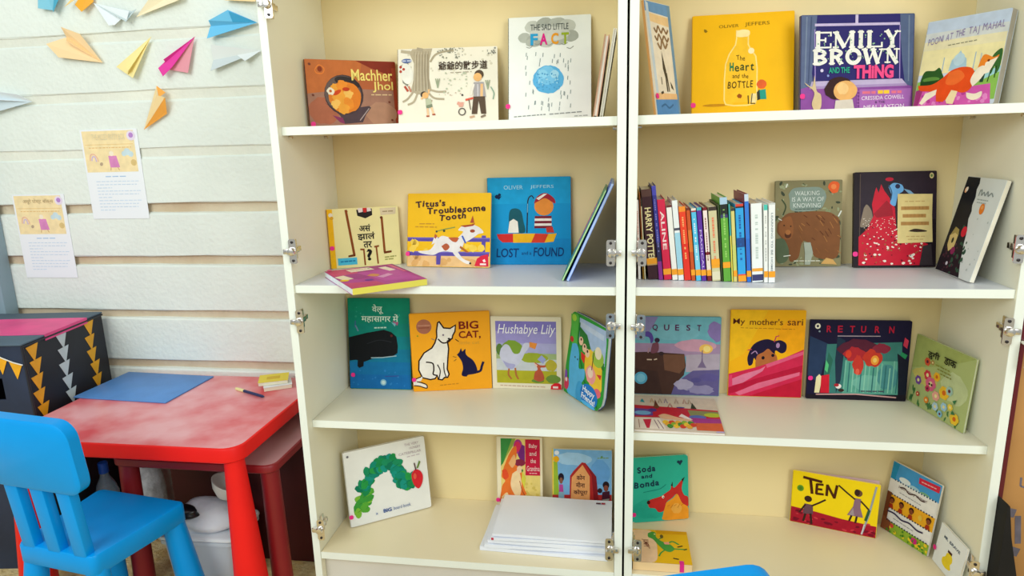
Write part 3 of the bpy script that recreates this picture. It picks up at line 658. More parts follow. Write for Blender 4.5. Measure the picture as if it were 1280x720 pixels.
# --- top shelf, right bookcase
def d(P):
    P.P('#f1e5cf', [(.06, .1), (.9, .1), (.9, .83), (.06, .83)]); P.P('#6d9bc9', [(0, 0), (1, 0), (1, .11), (0, .09)]); P.P('#7398b4', [(.88, 0), (1, 0), (1, 1), (.9, 1)]); P.P('#f2cd96', [(.04, .1), (.88, .12), (.88, .2), (.04, .17)]); P.P('#c9d6de', [(.04, .0), (.14, .02), (.2, .83), (.1, .85)])
    P.P('#f3c48e', [(.08, .8), (.92, .8), (.92, .86), (.08, .87)]); P.P('#5a93cc', [(.05, .86), (.93, .85), (.93, 1), (.05, 1)])
    for v in (.23, .3): P.S('#8c6d4c', .05, P.curve([(.28, v), (.36, v + .03), (.44, v - .02), (.54, v + .03), (.64, v - .01), (.74, v + .03), (.82, v)]))
    for v in (.36,): P.S('#9a7d5c', .06, P.curve([(.36, v), (.46, v + .04), (.54, v - .03), (.64, v + .03), (.74, v - .01)]))
    P.P('#4d463a', [(.47, .42), (.53, .52), (.58, .6), (.56, .7), (.52, .66), (.46, .58)]); P.S('#4d463a', .05, [(.54, .62), (.56, .78)]); P.S('#4d463a', .04, [(.58, .62), (.63, .78)]); P.P('#57503f', [(.7, .69), (.78, .73), (.82, .77), (.72, .75)]); P.S('#6c6454', .03, [(.36, .66), (.36, .72)]); P.S('#4d463a', .05, [(.3, .8), (.38, .79)])
    P.S('#3f6f9f', .04, P.curve([(.25, .92), (.4, .9), (.55, .93), (.72, .9)]))
book('narrow blue and cream book turned side-on against the left of the right bookcase', (.0925, .1485, 55.3, 8.7, .1046, .2412), Z1, .006, '#e9e2cf', d, '#e0a868', hard=False, sticker=(.09, .83))
def d(P):
    P.E('#c68a12', .24, .905, .13, .014); o = [(.44, .17), (.44, .25), (.43, .31), (.37, .40), (.335, .5), (.325, .65), (.325, .86), (.34, .9), (.42, .915), (.55, .915), (.63, .9), (.645, .85), (.645, .55), (.63, .43), (.58, .36), (.555, .31), (.555, .18)]
    P.P('#f8c22c', o); P.S('#fbdc82', .013, o, closed=True); P.blob('#fbe2a0', [(.44, .175), (.5, .16), (.565, .175), (.56, .225), (.5, .235), (.44, .225)])
    P.E('#fbe6b4', .585, .375, .03); P.P('#f2b81a', [(.4, .885), (.6, .88), (.6, .9), (.42, .905)]); P.E('#9a5214', .475, .82, .022, wob=.2)
    P.E('#e2632e', .69, .71, .047, wob=.06); P.P('#2a9a86', [(.66, .77), (.73, .76), (.74, .86), (.68, .86)]); P.P('#3a3a30', [(.645, .79), (.67, .76), (.68, .86), (.65, .87)]); P.P('#f0dca0', [(.59, .8), (.64, .8), (.63, .89), (.58, .89)]); P.S('#5a4a1c', .01, [(.6, .8), (.59, .9), (.63, .9)]); P.S('#5a4a1c', .012, [(.56, .82), (.565, .9)])
    P.S('#8a6b14', .008, P.curve([(.12, .14), (.13, .17), (.15, .16)])); P.E('#8a6b14', .13, .155, .014)
    P.title('#84660f', 'OLIVER', .265, .105, .46, .135, rot=1); P.title('#84660f', 'JEFFERS', .52, .09, .76, .135, rot=1)
    P.wob('#5a4412', 'The', ((.44, .46), (.525, .47)), .05, .005, 8, .1, 1, P.title); P.title('#2f7f50', 'H', .375, .485, .415, .57, bold=.05); P.wob('#3a4c22', 'eart', ((.425, .57), (.615, .565)), .085, .015, 6, .1, 2, P.title); P.wob('#5a4412', 'and the', ((.405, .64), (.56, .645)), .045, .005, 8, .1, 3, P.title); P.wob('#4d3a10', 'BOTTLE', ((.36, .745), (.605, .735)), .07, .01, 8, .15, 4, P.title)
book('bright yellow square picture book with a glass bottle drawing', (.2610, .2290, -.7, 11.2, .2228, .2275), Z1, .009, '#f6bb14', d, sticker=(.015, .9))
def serif(P, c, word, u0, v0, u1, v1, st=.036):
    wt = {'M': 1.35, 'W': 1.4, 'I': .55, 'O': 1.1}; tot = sum(wt.get(ch, 1) for ch in word); gp = .012; sc = (u1 - u0 - gp * (len(word) - 1)) / tot; u = u0; hh = v1 - v0; th = hh * .10; asp = P.w / P.h
    for ch in word:
        a, b = u, u + wt.get(ch, 1) * sc; m = (a + b) / 2; L = lambda *p: P.S(c, st, p); T = lambda *p: P.S(c, st * .4, p)
        def slab(x, v, hw=.75): P.Rc(c, x - st * hw, v - (th if v > (v0 + v1) / 2 else 0), x + st * hw, v + (0 if v > (v0 + v1) / 2 else th))
        l, r = a + st * .7, b - st * .7
        if ch == 'I': L((m, v0), (m, v1)); slab(m, v0); slab(m, v1)
        elif ch == 'E':
            L((l, v0), (l, v1)); P.Rc(c, a, v0, b, v0 + th); P.Rc(c, a, v1 - th, b, v1); P.Rc(c, l, (v0 + v1) / 2 - th / 2, m + st * .6, (v0 + v1) / 2 + th / 2); P.Rc(c, b - st * .4, v0, b, v0 + hh * .28); P.Rc(c, b - st * .4, v1 - hh * .3, b, v1); P.Rc(c, m + st * .3, v0 + hh * .35, m + st * .7, v1 - hh * .35)
        elif ch == 'L': L((l, v0), (l, v1)); slab(l, v0); P.Rc(c, a, v1 - th, b, v1); P.Rc(c, b - st * .45, v1 - hh * .32, b, v1)
        elif ch == 'M': T((l, v0), (l, v1)); L((r, v0), (r, v1)); L((l, v0 + .01), (m, v1 - .01)); T((m, v1 - .01), (r, v0)); slab(l, v0); slab(r, v0); slab(l, v1); slab(r, v1)
        elif ch == 'Y': L((l, v0), (m, v0 + hh * .55)); T((r, v0), (m, v0 + hh * .55)); L((m, v0 + hh * .5), (m, v1)); slab(l, v0); slab(r, v0); slab(m, v1)
        elif ch in 'BR':
            L((l, v0), (l, v1)); slab(l, v0); slab(l, v1); e = .03
            P.S(c, st * .8, P.curve([(l, v0 + th / 2), (m, v0 + th / 2), (r, v0 + hh * .25), (m, v0 + hh * .5), (l, v0 + hh * .5)]))
            if ch == 'B': P.S(c, st * .8, P.curve([(l, v0 + hh * .5), (m, v0 + hh * .5), (r + .006, v0 + hh * .75), (m, v1 - th / 2), (l, v1 - th / 2)]))
            else: L((m, v0 + hh * .5), (r, v1 - .005)); slab(r, v1, .6)
        elif ch == 'O': P.S(c, st * .95, [(m + (b - a - st * .95) / 2 * math.cos(k * PI / 12), (v0 + v1) / 2 + hh * .45 * math.sin(k * PI / 12)) for k in range(25)])
        elif ch == 'W':
            q = (b - a) / 4; L((a + st * .4, v0), (a + q * 1.1, v1)); T((a + q * 1.1, v1), (m, v0 + hh * .1)); L((m - .004, v0), (b - q * 1.1, v1)); T((b - q * 1.1, v1), (b - st * .4, v0)); slab(a + st * .4, v0); slab(m, v0); slab(b - st * .4, v0)
        elif ch == 'N': T((l, v0), (l, v1)); L((l, v0), (r, v1)); T((r, v0), (r, v1)); slab(l, v0); slab(r, v0); slab(l, v1)
        u = b + gp
def d(P):
    P.P('#5d6a8c', [(0, 0), (.14, 0), (.12, .3), (.1, .6), (.12, .76), (0, .76)]); P.P('#57668a', [(.87, 0), (1, 0), (1, .76), (.93, .74), (.9, .5), (.88, .25)]); P.S('#76849e', .012, [(.05, .02), (.04, .7)]); P.S('#76849e', .012, [(.95, .02), (.96, .7)]); P.S('#475476', .012, [(.09, .02), (.07, .7)])
    P.P('#8d4f9f', [(0, .76), (.14, .72), (.9, .72), (1, .76), (1, 1), (0, 1)]); P.P('#bcaed2', [(.1, .685), (.9, .675), (.95, .745), (.08, .76)]); P.P('#a78fc0', [(.1, .735), (.94, .725), (.95, .75), (.08, .765)])
    P.Rc('#c4b6dc', .12, .09, .87, .117); P.Rc('#c9bde0', .475, 0, .5, .1); P.S('#a58fd0', .008, [(.12, .15), (.13, .68)]); P.S('#a58fd0', .008, [(.87, .12), (.88, .68)])
    serif(P, '#efeee6', 'EMILY', .125, .175, .875, .345); serif(P, '#efeee6', 'BROWN', .105, .36, .87, .51)
    P.dots('#8fb89a', .14, .19, .86, .33, 26, .004, .008, 6); P.dots('#8fb89a', .13, .37, .85, .5, 24, .004, .008, 7)
    P.E('#d8d0f0', .185, .575, .014); P.E('#8a9ad8', .24, .63, .01)
    # plain round shapes in the place of the figure and toy
    P.E('#3a2222', .33, .76, .12, .115, 15, 22, .05, 1); P.E('#e9b26c', .395, .79, .105, .105, 0, 24, .02, 2); P.E('#f2c888', .37, .765, .05, wob=.1); P.P('#d9d0c4', [(.31, .89), (.46, .88), (.48, 1), (.3, 1)])
    P.blob('#d9c296', [(.12, .62), (.14, .78), (.18, .83), (.18, .96), (.13, .99), (.1, .92), (.12, .8), (.05, .72), (.04, .7), (.1, .74)])
    for i in range(6): P.S('#a868b4', .008, [(.5, .8 + .035 * i), (.98, .79 + .035 * i)])
    P.P('#a869b6', [(.52, .78), (.98, .78), (.98, .98), (.52, .99)])
    P.title('#2fae8c', 'AND THE', .245, .545, .43, .605, bold=.02); P.title('#ef4f8c', 'THiNG', .465, .525, .82, .67, bold=.05)
    P.D('#e2748c', .55, .815, .66, .815, .022, 2); P.D('#f2c838', .69, .812, .78, .812, .03, 3); P.D('#e2748c', .81, .815, .9, .815, .022, 4)
    P.title('#efe6f2', 'CRESSIDA COWELL', .54, .85, .92, .89, rot=1); P.title('#2a1a3c', '& THE', .66, .905, .75, .93); P.title('#efe6f2', 'NEAL LAYTON', .56, .945, .92, .985, rot=1)
book('dark purple picture book with large cream and pink block lettering', (.5049, .2250, 12.2, 6.3, .2570, .2064), Z1, .008, '#2f2a6c', d, '#38406a', sticker=(.015, .84))
def d(P):
    P.Rc('#c4d4ea', 0, 0, 1, .14); P.Rc('#d6dcdc', 0, .14, 1, .24); P.Rc('#ece4bc', 0, .24, 1, .34); P.Rc('#f2e8b0', 0, .34, 1, .62)
    P.P('#a9cbdc', [(.38, .6), (.4, .48), (.45, .44), (.49, .38), (.53, .44), (.58, .48), (.6, .6)]); P.E('#bcd8e4', .49, .48, .07, .07); P.S('#9fb8cc', .012, [(.3, .6), (.3, .44)]); P.S('#9fb8cc', .012, [(.68, .6), (.68, .42)]); P.S('#b8c4cc', .012, [(.75, .56), (.75, .44)])
    P.P('#8dbf57', [(.0, .7), (1, .6), (1, .95), (0, .95)]); P.P('#9fd4d8', [(.78, .66), (1, .6), (1, .66), (.8, .74)])
    P.blob('#2f5c28', [(.04, .68), (.08, .58), (.2, .58), (.26, .55), (.31, .62), (.33, .68), (.2, .72), (.06, .74)]); P.E('#5e9040', .18, .68, .11, .03); P.P('#244a20', [(.05, .7), (.3, .69), (.2, .76), (.04, .78)])
    P.blob('#3b6a34', [(.86, .55), (.9, .46), (.98, .42), (.99, .6), (.96, .68), (.93, .6), (.9, .68)]); P.S('#26451e', .012, [(.9, .6), (.88, .76)]); P.S('#26451e', .012, [(.95, .6), (.95, .72)]); P.P('#2b4a3a', [(.78, .66), (.84, .64), (.83, .76), (.79, .76)])
    P.P('#d65cb2', [(0, .82), (.2, .78), (.6, .8), (.92, .78), (.96, 1), (0, 1)]); P.P('#a03a78', [(0, .8), (.1, .78), (.06, 1), (0, 1)]); P.dots('#e58acb', .1, .84, .9, .98, 26, .012, .03, 3, rot=90); P.dots('#b84098', .1, .86, .95, .99, 14, .015, .03, 9, rot=90)
    P.blob('#e8521e', [(.02, .74), (.2, .74), (.32, .68), (.42, .6), (.55, .57), (.68, .6), (.72, .7), (.7, .82), (.62, .86), (.5, .84), (.44, .92), (.36, .93), (.3, .84), (.2, .82), (.06, .8)])
    P.blob('#f07030', [(.4, .62), (.52, .6), (.6, .68), (.5, .76), (.38, .74)]); P.P('#e8521e', [(.26, .78), (.36, .8), (.4, .95), (.3, .94)])
    P.P('#f4ead2', [(.08, .95), (.14, .84), (.28, .8), (.28, .86), (.18, .92), (.12, .97)]); P.P('#f4e0b0', [(.47, .82), (.55, .84), (.52, .98), (.44, .97), (.42, .93)]); P.blob('#f4ead2', [(.66, .86), (.76, .88), (.84, .86), (.84, .92), (.76, .95), (.68, .92)])
    P.blob('#f6ecd6', [(.72, .8), (.68, .72), (.74, .6), (.84, .54), (.86, .6), (.8, .72)]); P.blob('#ef8a2c', [(.74, .6), (.76, .5), (.8, .46), (.9, .5), (.96, .48), (.92, .56), (.88, .62), (.8, .58)]); P.P('#f6ecd6', [(.82, .55), (.95, .5), (.88, .66), (.8, .68)]); P.E('#7a3a14', .85, .53, .015)
    P.D('#8a8a70', .32, .305, .66, .29, .01, 4)
    P.wob('#8f80ad', 'POONI AT THE', ((.05, .285), (.5, .215)), .08, 0, 2, .12, 3, P.title); P.wob('#8f80ad', 'TAJ MAHAL', ((.545, .21), (.955, .185)), .08, 0, 2, .12, 5, P.title)
book('orange cat on magenta ground, thick book turned against the right side', (.6710, .1658, -57, 7.8, .1677, .1813), Z1, .018, '#cfdcec', d, pages='#b9b3aa', hard=False)

# --- second shelf, left bookcase
def d(P):
    P.Rc('#f2b81c', 0, 0, .075, 1); P.E('#e8e0c8', .05, .1, .03); P.E('#d8a028', .06, .15, .025)
    P.P('#2b2523', [(.41, .03), (.63, .02), (.63, .13), (.53, .18), (.42, .13)]); P.P('#cf3030', [(.5, 0), (.56, 0), (.55, .08), (.51, .08)]); P.P('#e8d8d0', [(.43, 0), (.5, 0), (.5, .07), (.44, .08)]); P.P('#e8d8d0', [(.56, 0), (.61, 0), (.62, .06), (.56, .07)])
    P.S('#8c4a22', .034, [(.265, .03), (.3, .4), (.335, .78)]); P.P('#6e3818', [(.25, .79), (.35, .77), (.35, .81), (.25, .82)]); P.E('#8c4a22', .27, .05, .02)
    P.S('#8c4a22', .032, [(.76, .18), (.765, .5), (.77, .77)]); P.P('#6e3818', [(.76, .76), (.87, .75), (.87, .785), (.76, .8)]); P.E('#6e3818', .755, .18, .02)
    P.S('#8c4a22', .022, [(.475, .72), (.48, .97)]); P.S('#8c4a22', .025, [(.43, .7), (.48, .705)]); P.S('#8c4a22', .022, [(.655, .68), (.665, .96)]); P.S('#8c4a22', .025, [(.63, .67), (.69, .66)])
    P.Rc('#4fbbdc', .1, .83, .37, .95); P.D('#2a7fae', .14, .89, .34, .885, .022, 3); P.P('#dccba6', [(.74, .02), (.97, .02), (.96, .13), (.75, .14)]); P.D('#a08a64', .78, .08, .93, .08, .015, 2); P.D('#a3a05c', .77, .86, .93, .85, .018, 6); P.D('#a3a05c', .77, .9, .9, .895, .018, 8)
    P.title('#1d1a1a', 'असं', .43, .275, .59, .40, bold=.02); P.title('#1d1a1a', 'झालं', .40, .41, .645, .55, bold=.02); P.title('#1d1a1a', 'तर', .475, .57, .595, .68, bold=.02); P.title('#1d1a1a', '?', .51, .70, .59, .90, bold=.04)
book('cream book with brown stick legs and black Devanagari lettering', (-.6668, .2369, 23.8, .7, .1801, .1540), Z2, .010, '#efe3a2', d, '#f2b81c', sticker=(.035, .65))
def d(P):
    P.Rc('#e9bd84', 0, .83, 1, 1); P.dots('#dca868', .05, .86, .9, .98, 16, .02, .05, 3, rot=90); P.Rc('#5b4ba4', 0, .60, 1, .655); P.Rc('#5b4ba4', 0, .79, .99, .85); P.P('#5b4ba4', [(.36, .8), (.42, .8), (.41, .97), (.36, .97)]); P.P('#5b4ba4', [(.9, .57), (.95, .57), (.94, .85), (.9, .85)]); P.S('#7a6cc0', .01, [(.0, .61), (1, .61)]); P.S('#7a6cc0', .01, [(.0, .8), (1, .8)])
    P.dots('#f4cf50', .02, .67, .9, .78, 14, .02, .05, 3, rot=90)
    P.blob('#e9e3e0', [(.35, .66), (.42, .58), (.52, .6), (.62, .62), (.66, .6), (.69, .66), (.66, .76), (.6, .8), (.48, .79), (.4, .8), (.32, .84), (.18, .82), (.14, .79), (.28, .77)])
    P.blob('#e9e3e0', [(.62, .6), (.68, .52), (.62, .5), (.68, .44), (.8, .43), (.88, .47), (.92, .53), (.86, .55), (.8, .6), (.7, .66)]); P.blob('#e9e3e0', [(.6, .76), (.68, .88), (.76, .92), (.78, .95), (.72, .95), (.62, .88), (.56, .8)]); P.P('#e9e3e0', [(.3, .7), (.34, .56), (.37, .6), (.4, .64)])
    P.blob('#b55a38', [(.42, .72), (.48, .68), (.52, .73), (.47, .78)]); P.blob('#c05e34', [(.5, .6), (.62, .6), (.6, .66), (.55, .65)]); P.P('#b55a38', [(.34, .55), (.37, .58), (.35, .62), (.33, .6)]); P.P('#a9482c', [(.64, .44), (.78, .42), (.82, .4), (.8, .44), (.7, .46)]); P.P('#b04e30', [(.76, .4), (.79, .3), (.81, .4)]); P.E('#a04a30', .79, .51, .03, .022)
    P.S('#4a66c0', .02, [(.67, .58), (.71, .67)]); P.P('#b5682c', [(.65, .71), (.76, .8), (.72, .8), (.64, .74)]); P.E('#222222', .77, .945, .012); P.S('#8a9a48', .012, P.curve([(.35, .52), (.45, .49), (.58, .46)])); P.E('#3a4a3a', .36, .52, .012); P.E('#3a4a3a', .45, .51, .014)
    P.P('#da2340', [(.82, .98), (.85, .88), (.9, .84), (.98, .82), (.985, .985)]); P.P('#f6e4e0', [(.915, .9), (.94, .885), (.955, .92), (.93, .93)]); P.D('#f6e4e0', .89, .955, .97, .955, .02, 2)
    P.D('#c48f2a', .15, .415, .33, .415, .01, 2); P.D('#c48f2a', .1, .455, .36, .46, .01, 3)
    P.wob('#3c1a26', "Titus's", ((.1, .19), (.46, .17)), .085, .03, 8, .1, 2, P.title); P.wob('#3c1a26', 'Troublesome', ((.24, .285), (.94, .235)), .085, .03, 8, .1, 3, P.title); P.wob('#3c1a26', 'Tooth', ((.39, .38), (.71, .33)), .08, .03, 8, .1, 4, P.title)
book('golden yellow picture book with a spotted dog jumping a purple fence', (-.4464, .2272, -5.4, 11.3, .2239, .1884), Z2, .005, '#f3bf16', d, hard=False, sticker=(.012, .83))
def d(P):
    P.Rc('#1a88c6', 0, .7, 1, 1); P.Rc('#1f9fd6', 0, 0, 1, .3)
    P.S('#2a2a34', .014, P.curve([(.47, .63), (.48, .42), (.49, .26), (.53, .21), (.56, .24)])); P.S('#8fcbe4', .006, [(.48, .4), (.485, .3)])
    P.blob('#1f5a66', [(.25, .62), (.26, .4), (.32, .35), (.4, .38), (.43, .5), (.44, .63)]); P.P('#f0e8da', [(.24, .63), (.26, .5), (.31, .47), (.36, .5), (.37, .63)])
    # a striped buoy with an orange float in place of the figure
    for i in range(5): P.P('#7c2030' if i % 2 == 0 else '#f2e8dc', [(.57 - .002 * i, .44 + .028 * i), (.77, .44 + .028 * i), (.77, .468 + .028 * i), (.568 - .002 * i, .468 + .028 * i)])
    P.E('#e88e3c', .68, .33, .115, .105); P.blob('#a42a38', [(.56, .3), (.6, .22), (.7, .18), (.8, .24), (.81, .3), (.7, .24), (.62, .27)]); P.P('#f0e6da', [(.59, .24), (.68, .19), (.72, .19), (.62, .26)]); P.P('#c63a34', [(.7, .57), (.78, .56), (.8, .63), (.71, .63)])
    P.P('#d7312e', [(.1, .645), (.3, .64), (.3, .74), (.17, .74), (.12, .7)]); P.P('#f2b424', [(.3, .64), (.57, .64), (.52, .745), (.3, .745)]); P.P('#d8402c', [(.57, .64), (.73, .645), (.68, .745), (.52, .745)]); P.P('#f2b424', [(.73, .645), (.83, .64), (.79, .735), (.68, .745)])
    P.E('#15264a', .115, .215, .024, wob=.15); P.E('#15264a', .145, .195, .018); P.P('#15264a', [(.1, .22), (.17, .21), (.14, .25)])
    P.title('#a5d8ea', 'OLIVER', .2, .09, .43, .135); P.title('#a5d8ea', 'JEFFERS', .52, .09, .8, .135)
    P.title('#143a70', 'LOST', .09, .81, .37, .915, bold=.012, shear=.1); P.title('#143a70', 'and a', .40, .845, .52, .885); P.title('#143a70', 'FOUND', .545, .80, .915, .905, bold=.012, shear=.12)
book('turquoise blue square book with a red and yellow boat', (-.2387, .2657, .3, 2.0, .2112, .2218), Z2, .006, '#1b96d0', d, '#1678b0')
book('green edged thin book leaning steeply against the upright, nearer the turquoise one', (-.142, .165, -90, 25.6, .20, .222), Z2, .0045, '#3f8f6a', lambda P: (P.P('#c86a9a', [(.0, .2), (.6, .2), (.6, .7), (0, .7)]), P.Rc('#5a9ad0', .6, .1, 1, .9)), '#58a838', hard=False, pages='#bfe0a0')
book('blue edged thin book leaning steeply against the upright, farther from the turquoise one', (-.131, .165, -90, 24.8, .21, .236), Z2, .006, '#4a78d8', lambda P: (P.Rc('#7aa8e8', .1, .1, .9, .6), P.D('#d8e0f8', .2, .75, .8, .75)), '#3a5ac0', hard=False, pages='#b8cdf2')
def d(P):
    P.P('#c84078', [(0, .72), (.4, .8), (.45, 1), (0, 1)]) ; P.P('#a8348c', [(.0, 0), (1, 0), (1, .3), (.3, .6), (0, .5)]); P.P('#d0487c', [(.0, .0), (.5, .0), (.35, .3), (0, .35)]); P.P('#c24aa8', [(.35, .3), (.9, .2), (.95, .95), (.5, .85)])
    P.P('#f0e6d2', [(.28, .06), (.62, .05), (.64, .2), (.3, .22)]); P.D('#d8866a', .32, .13, .55, .12, .02, 2); P.E('#3a6a4a', .6, .1, .02)
    P.P('#efe2c4', [(.0, .38), (.14, .34), (.2, .56), (.06, .6)]); P.E('#f0c828', .06, .6, .06); P.P('#f2e8da', [(.72, .14), (.84, .12), (.88, .36), (.78, .38)]); P.P('#e06a9a', [(.9, .05), (.96, .05), (.98, .5), (.93, .5)]); P.P('#8a2a7a', [(.96, .05), (1, .05), (1, .6), (.98, .6)])
    P.blob('#d8905c', [(.4, .5), (.5, .42), (.58, .5), (.5, .58)]); P.P('#e2a0d0', [(.5, .6), (.7, .5), (.74, .58), (.55, .68)]); P.E('#7a3a9a', .35, .7, .06)
book('purple pink book lying flat, jutting over the front of the shelf', (-.5075, -.037, 38, 0, .172, .236), Z2, .014, '#b8409a', d, '#e8dc5a', hard=False, flat=True, spine_side='bottom', pages='#e8f0f4', sticker=(.06, .03))

# --- third shelf, left bookcase
def d(P):
    for i, c in enumerate(('#0f8c70', '#0f8872', '#128478', '#147e88', '#167698', '#176ea4', '#1868a8')): P.Rc(c, 0, .14 * i, 1, 1)
    P.P('#14171b', [(0, .43), (.3, .38), (.58, .345), (.7, .37), (.78, .42), (.8, .52), (.79, .6), (.7, .64), (.4, .66), (.25, .7), (.1, .68), (0, .69)]); P.P('#14171b', [(.14, .67), (.24, .68), (.23, .75), (.16, .77), (.13, .75)]); P.S('#9fb8c0', .014, [(.36, .655), (.55, .65), (.77, .63)]); P.E('#5a2424', .7, .41, .02, .014); P.S('#2a2e34', .01, P.curve([(.3, .5), (.5, .46), (.7, .48)]))
    P.S('#3a6a90', .02, [(.12, .25), (.11, .32)]); P.S('#6a86a8', .02, [(.12, .3), (.16, .36)]); P.P('#b05a86', [(.72, .25), (.82, .26), (.8, .3)]); P.P('#7ab8c8', [(.7, .26), (.78, .28), (.76, .31)]); P.dots('#2a9a84', .05, .05, .95, .3, 12, .01, .02, 4); P.dots('#2a7ab8', .05, .75, .95, .98, 16, .01, .02, 6)
    P.E('#7fb4c8', .55, .925, .05); P.E('#c0d4d4', .55, .925, .03); P.S('#3a4a90', .012, [(.58, .86), (.8, .85)])
    P.title('#d8eee0', 'वेलू', .4, .07, .58, .175, bold=.01); P.title('#d8eee0', 'महासागर में', .22, .175, .82, .27, bold=.01); P.D('#bfe0d4', .43, .325, .62, .32, .02, 4)
book('green and blue book with a black whale on its cover', (-.6553, .2399, 1.3, 7.5, .1733, .2509), Z3, .006, '#0f8a70', d, '#123c44', sticker=(.06, .845))
def d(P):
    K = '#2a1a18'; W = '#ece6dc'
    P.E('#a86a54', .175, .165, .095); P.S('#c89078', .01, [(.1 + .0, .15), (.25, .15)]); P.S('#8a4a3a', .012, [(.11, .18), (.24, .18)])
    body = [(.33, .22), (.35, .12), (.37, .11), (.42, .19), (.5, .2), (.57, .16), (.56, .24), (.53, .29), (.52, .33), (.46, .36), (.47, .46), (.455, .58), (.44, .72), (.46, .79), (.44, .83), (.4, .83), (.37, .86), (.32, .85), (.31, .8), (.28, .84), (.22, .85), (.12, .82), (.08, .72), (.09, .6), (.16, .5), (.26, .44), (.3, .38), (.33, .3)]
    P.P(W, body); P.S(K, .018, body, closed=True)
    P.S(K, .018, P.curve([(.18, .62), (.26, .64), (.27, .72), (.26, .78), (.31, .8)])); P.S(K, .014, P.curve([(.32, .66), (.35, .74), (.33, .84)])); P.S(K, .014, P.curve([(.4, .64), (.4, .74), (.42, .82)])); P.S(K, .018, P.curve([(.345, .33), (.4, .38), (.47, .37), (.51, .33)]))
    P.blob(W, [(.0, .84), (.06, .82), (.12, .81), (.1, .86), (.05, .87), (.12, .9), (.18, .93), (.17, .96), (.08, .93), (.0, .92)]); P.S(K, .014, P.curve([(.01, .92), (.08, .93), (.165, .96), (.17, .92), (.12, .89), (.05, .87)])); P.S(K, .014, [(.02, .84), (.1, .81)])
    P.E('#7a6a80', .41, .28, .012); P.E('#222222', .48, .33, .016, .012); P.S('#8a7a6a', .008, [(.26, .32), (.3, .34)]); P.S(K, .01, [(.56, .34), (.6, .37)])
    B = '#1c1b40'
    P.blob(B, [(.57, .54), (.6, .51), (.625, .46), (.64, .5), (.68, .47), (.68, .52), (.7, .56), (.77, .62), (.81, .7), (.82, .78), (.78, .8), (.7, .81), (.68, .83), (.63, .82), (.62, .79), (.64, .72), (.63, .64), (.6, .58)]); P.S(B, .03, P.curve([(.8, .78), (.86, .76), (.88, .7), (.9, .65)])); P.S('#7a5a28', .008, [(.52, .56), (.56, .575)]); P.S('#7a5a28', .008, [(.53, .62), (.56, .6)])
    P.title('#7a1c1a', 'BIG', .61, .115, .855, .215, bold=.02); P.title('#7a1c1a', 'CAT,', .605, .24, .88, .345, bold=.02); P.title('#d7a23a', 'little cat', .61, .37, .86, .41); P.D('#c88a24', .34, .93, .6, .915, .012, 4); P.E('#8a9a2a', .09, .28, .01)
book('orange book with an outlined white cat and a small black cat', (-.4545, .2511, 11.7, .5, .2120, .2161), Z3, .010, '#f3a524', d, sticker=(.015, .84))
def d(P):
    P.Rc('#8379c4', .07, .06, .93, .22); P.Rc('#9a92cc', .07, .2, .93, .38); P.Rc('#a9a6cf', .07, .36, .93, .52); P.Rc('#9fb07a', .07, .5, .93, .62); P.Rc('#c4c8cc', .07, .58, .93, .76); P.Rc('#b0aa2c', .07, .74, .93, .92)
    P.E('#7c9a38', .3, .42, .14, .1, wob=.1); P.E('#98a432', .6, .56, .2, .07, wob=.1); P.E('#b8a838', .85, .66, .08, .08, wob=.1); P.E('#6f8e3c', .88, .85, .1, .06, wob=.1); P.E('#5a7a3a', .12, .45, .05, .08); P.P('#9aa0d0', [(.66, .58), (.72, .52), (.78, .58), (.74, .64)]); P.E('#6a8a3a', .66, .88, .09, .03)
    P.blob('#c6c6da', [(.14, .44), (.2, .38), (.26, .4), (.32, .5), (.4, .5), (.44, .42), (.48, .36), (.55, .36), (.54, .42), (.48, .5), (.44, .58), (.36, .68), (.26, .72), (.17, .64), (.12, .54)]); P.blob('#a6a4cc', [(.16, .6), (.24, .64), (.34, .66), (.3, .72), (.22, .7)]); P.P('#e08a3c', [(.55, .34), (.66, .36), (.63, .44), (.55, .41)])
    P.S('#b0683a', .025, P.curve([(.25, .72), (.24, .8), (.28, .86)])); P.S('#b0683a', .025, P.curve([(.34, .71), (.35, .8), (.38, .86)]))
    P.blob('#b8563c', [(.6, .86), (.62, .76), (.66, .72), (.64, .66), (.62, .62), (.7, .66), (.78, .66), (.76, .69), (.7, .7), (.74, .78), (.75, .86), (.68, .89)]); P.P('#e2c0b0', [(.6, .62), (.66, .66), (.64, .69)])
    P.D('#c8a890', .12, .955, .78, .965, .014, 3); P.title('#f2f0f4', 'Hushabye Lily', .1, .1, .92, .27, shear=.25)
    P.P('#d8222f', [(.84, .995), (.85, .94), (.9, .905), (.96, .905), (.995, .93), (.995, .995)]); P.D('#f4dcd6', .88, .965, .97, .965, .03, 2)
book('lavender and green book with a white goose, partly behind the orange cat one', (-.2554, .2746, 0, 0, .1885, .2015), Z3, .006, '#e9dec4', d, hard=False)
w_, h_ = .1903, .2219
ol = [(-.095, .0), (.02, .0)] + [(.095 - .045 + .045 * math.cos(R(a)), .045 + .045 * math.sin(R(a))) for a in (-90, -60, -30, 0)] + [(.095, .19), (.093, .205), (.085, .214), (-.005, .2205), (-.07, .222), (-.08, .216), (-.085, .15), (-.095, .07)]
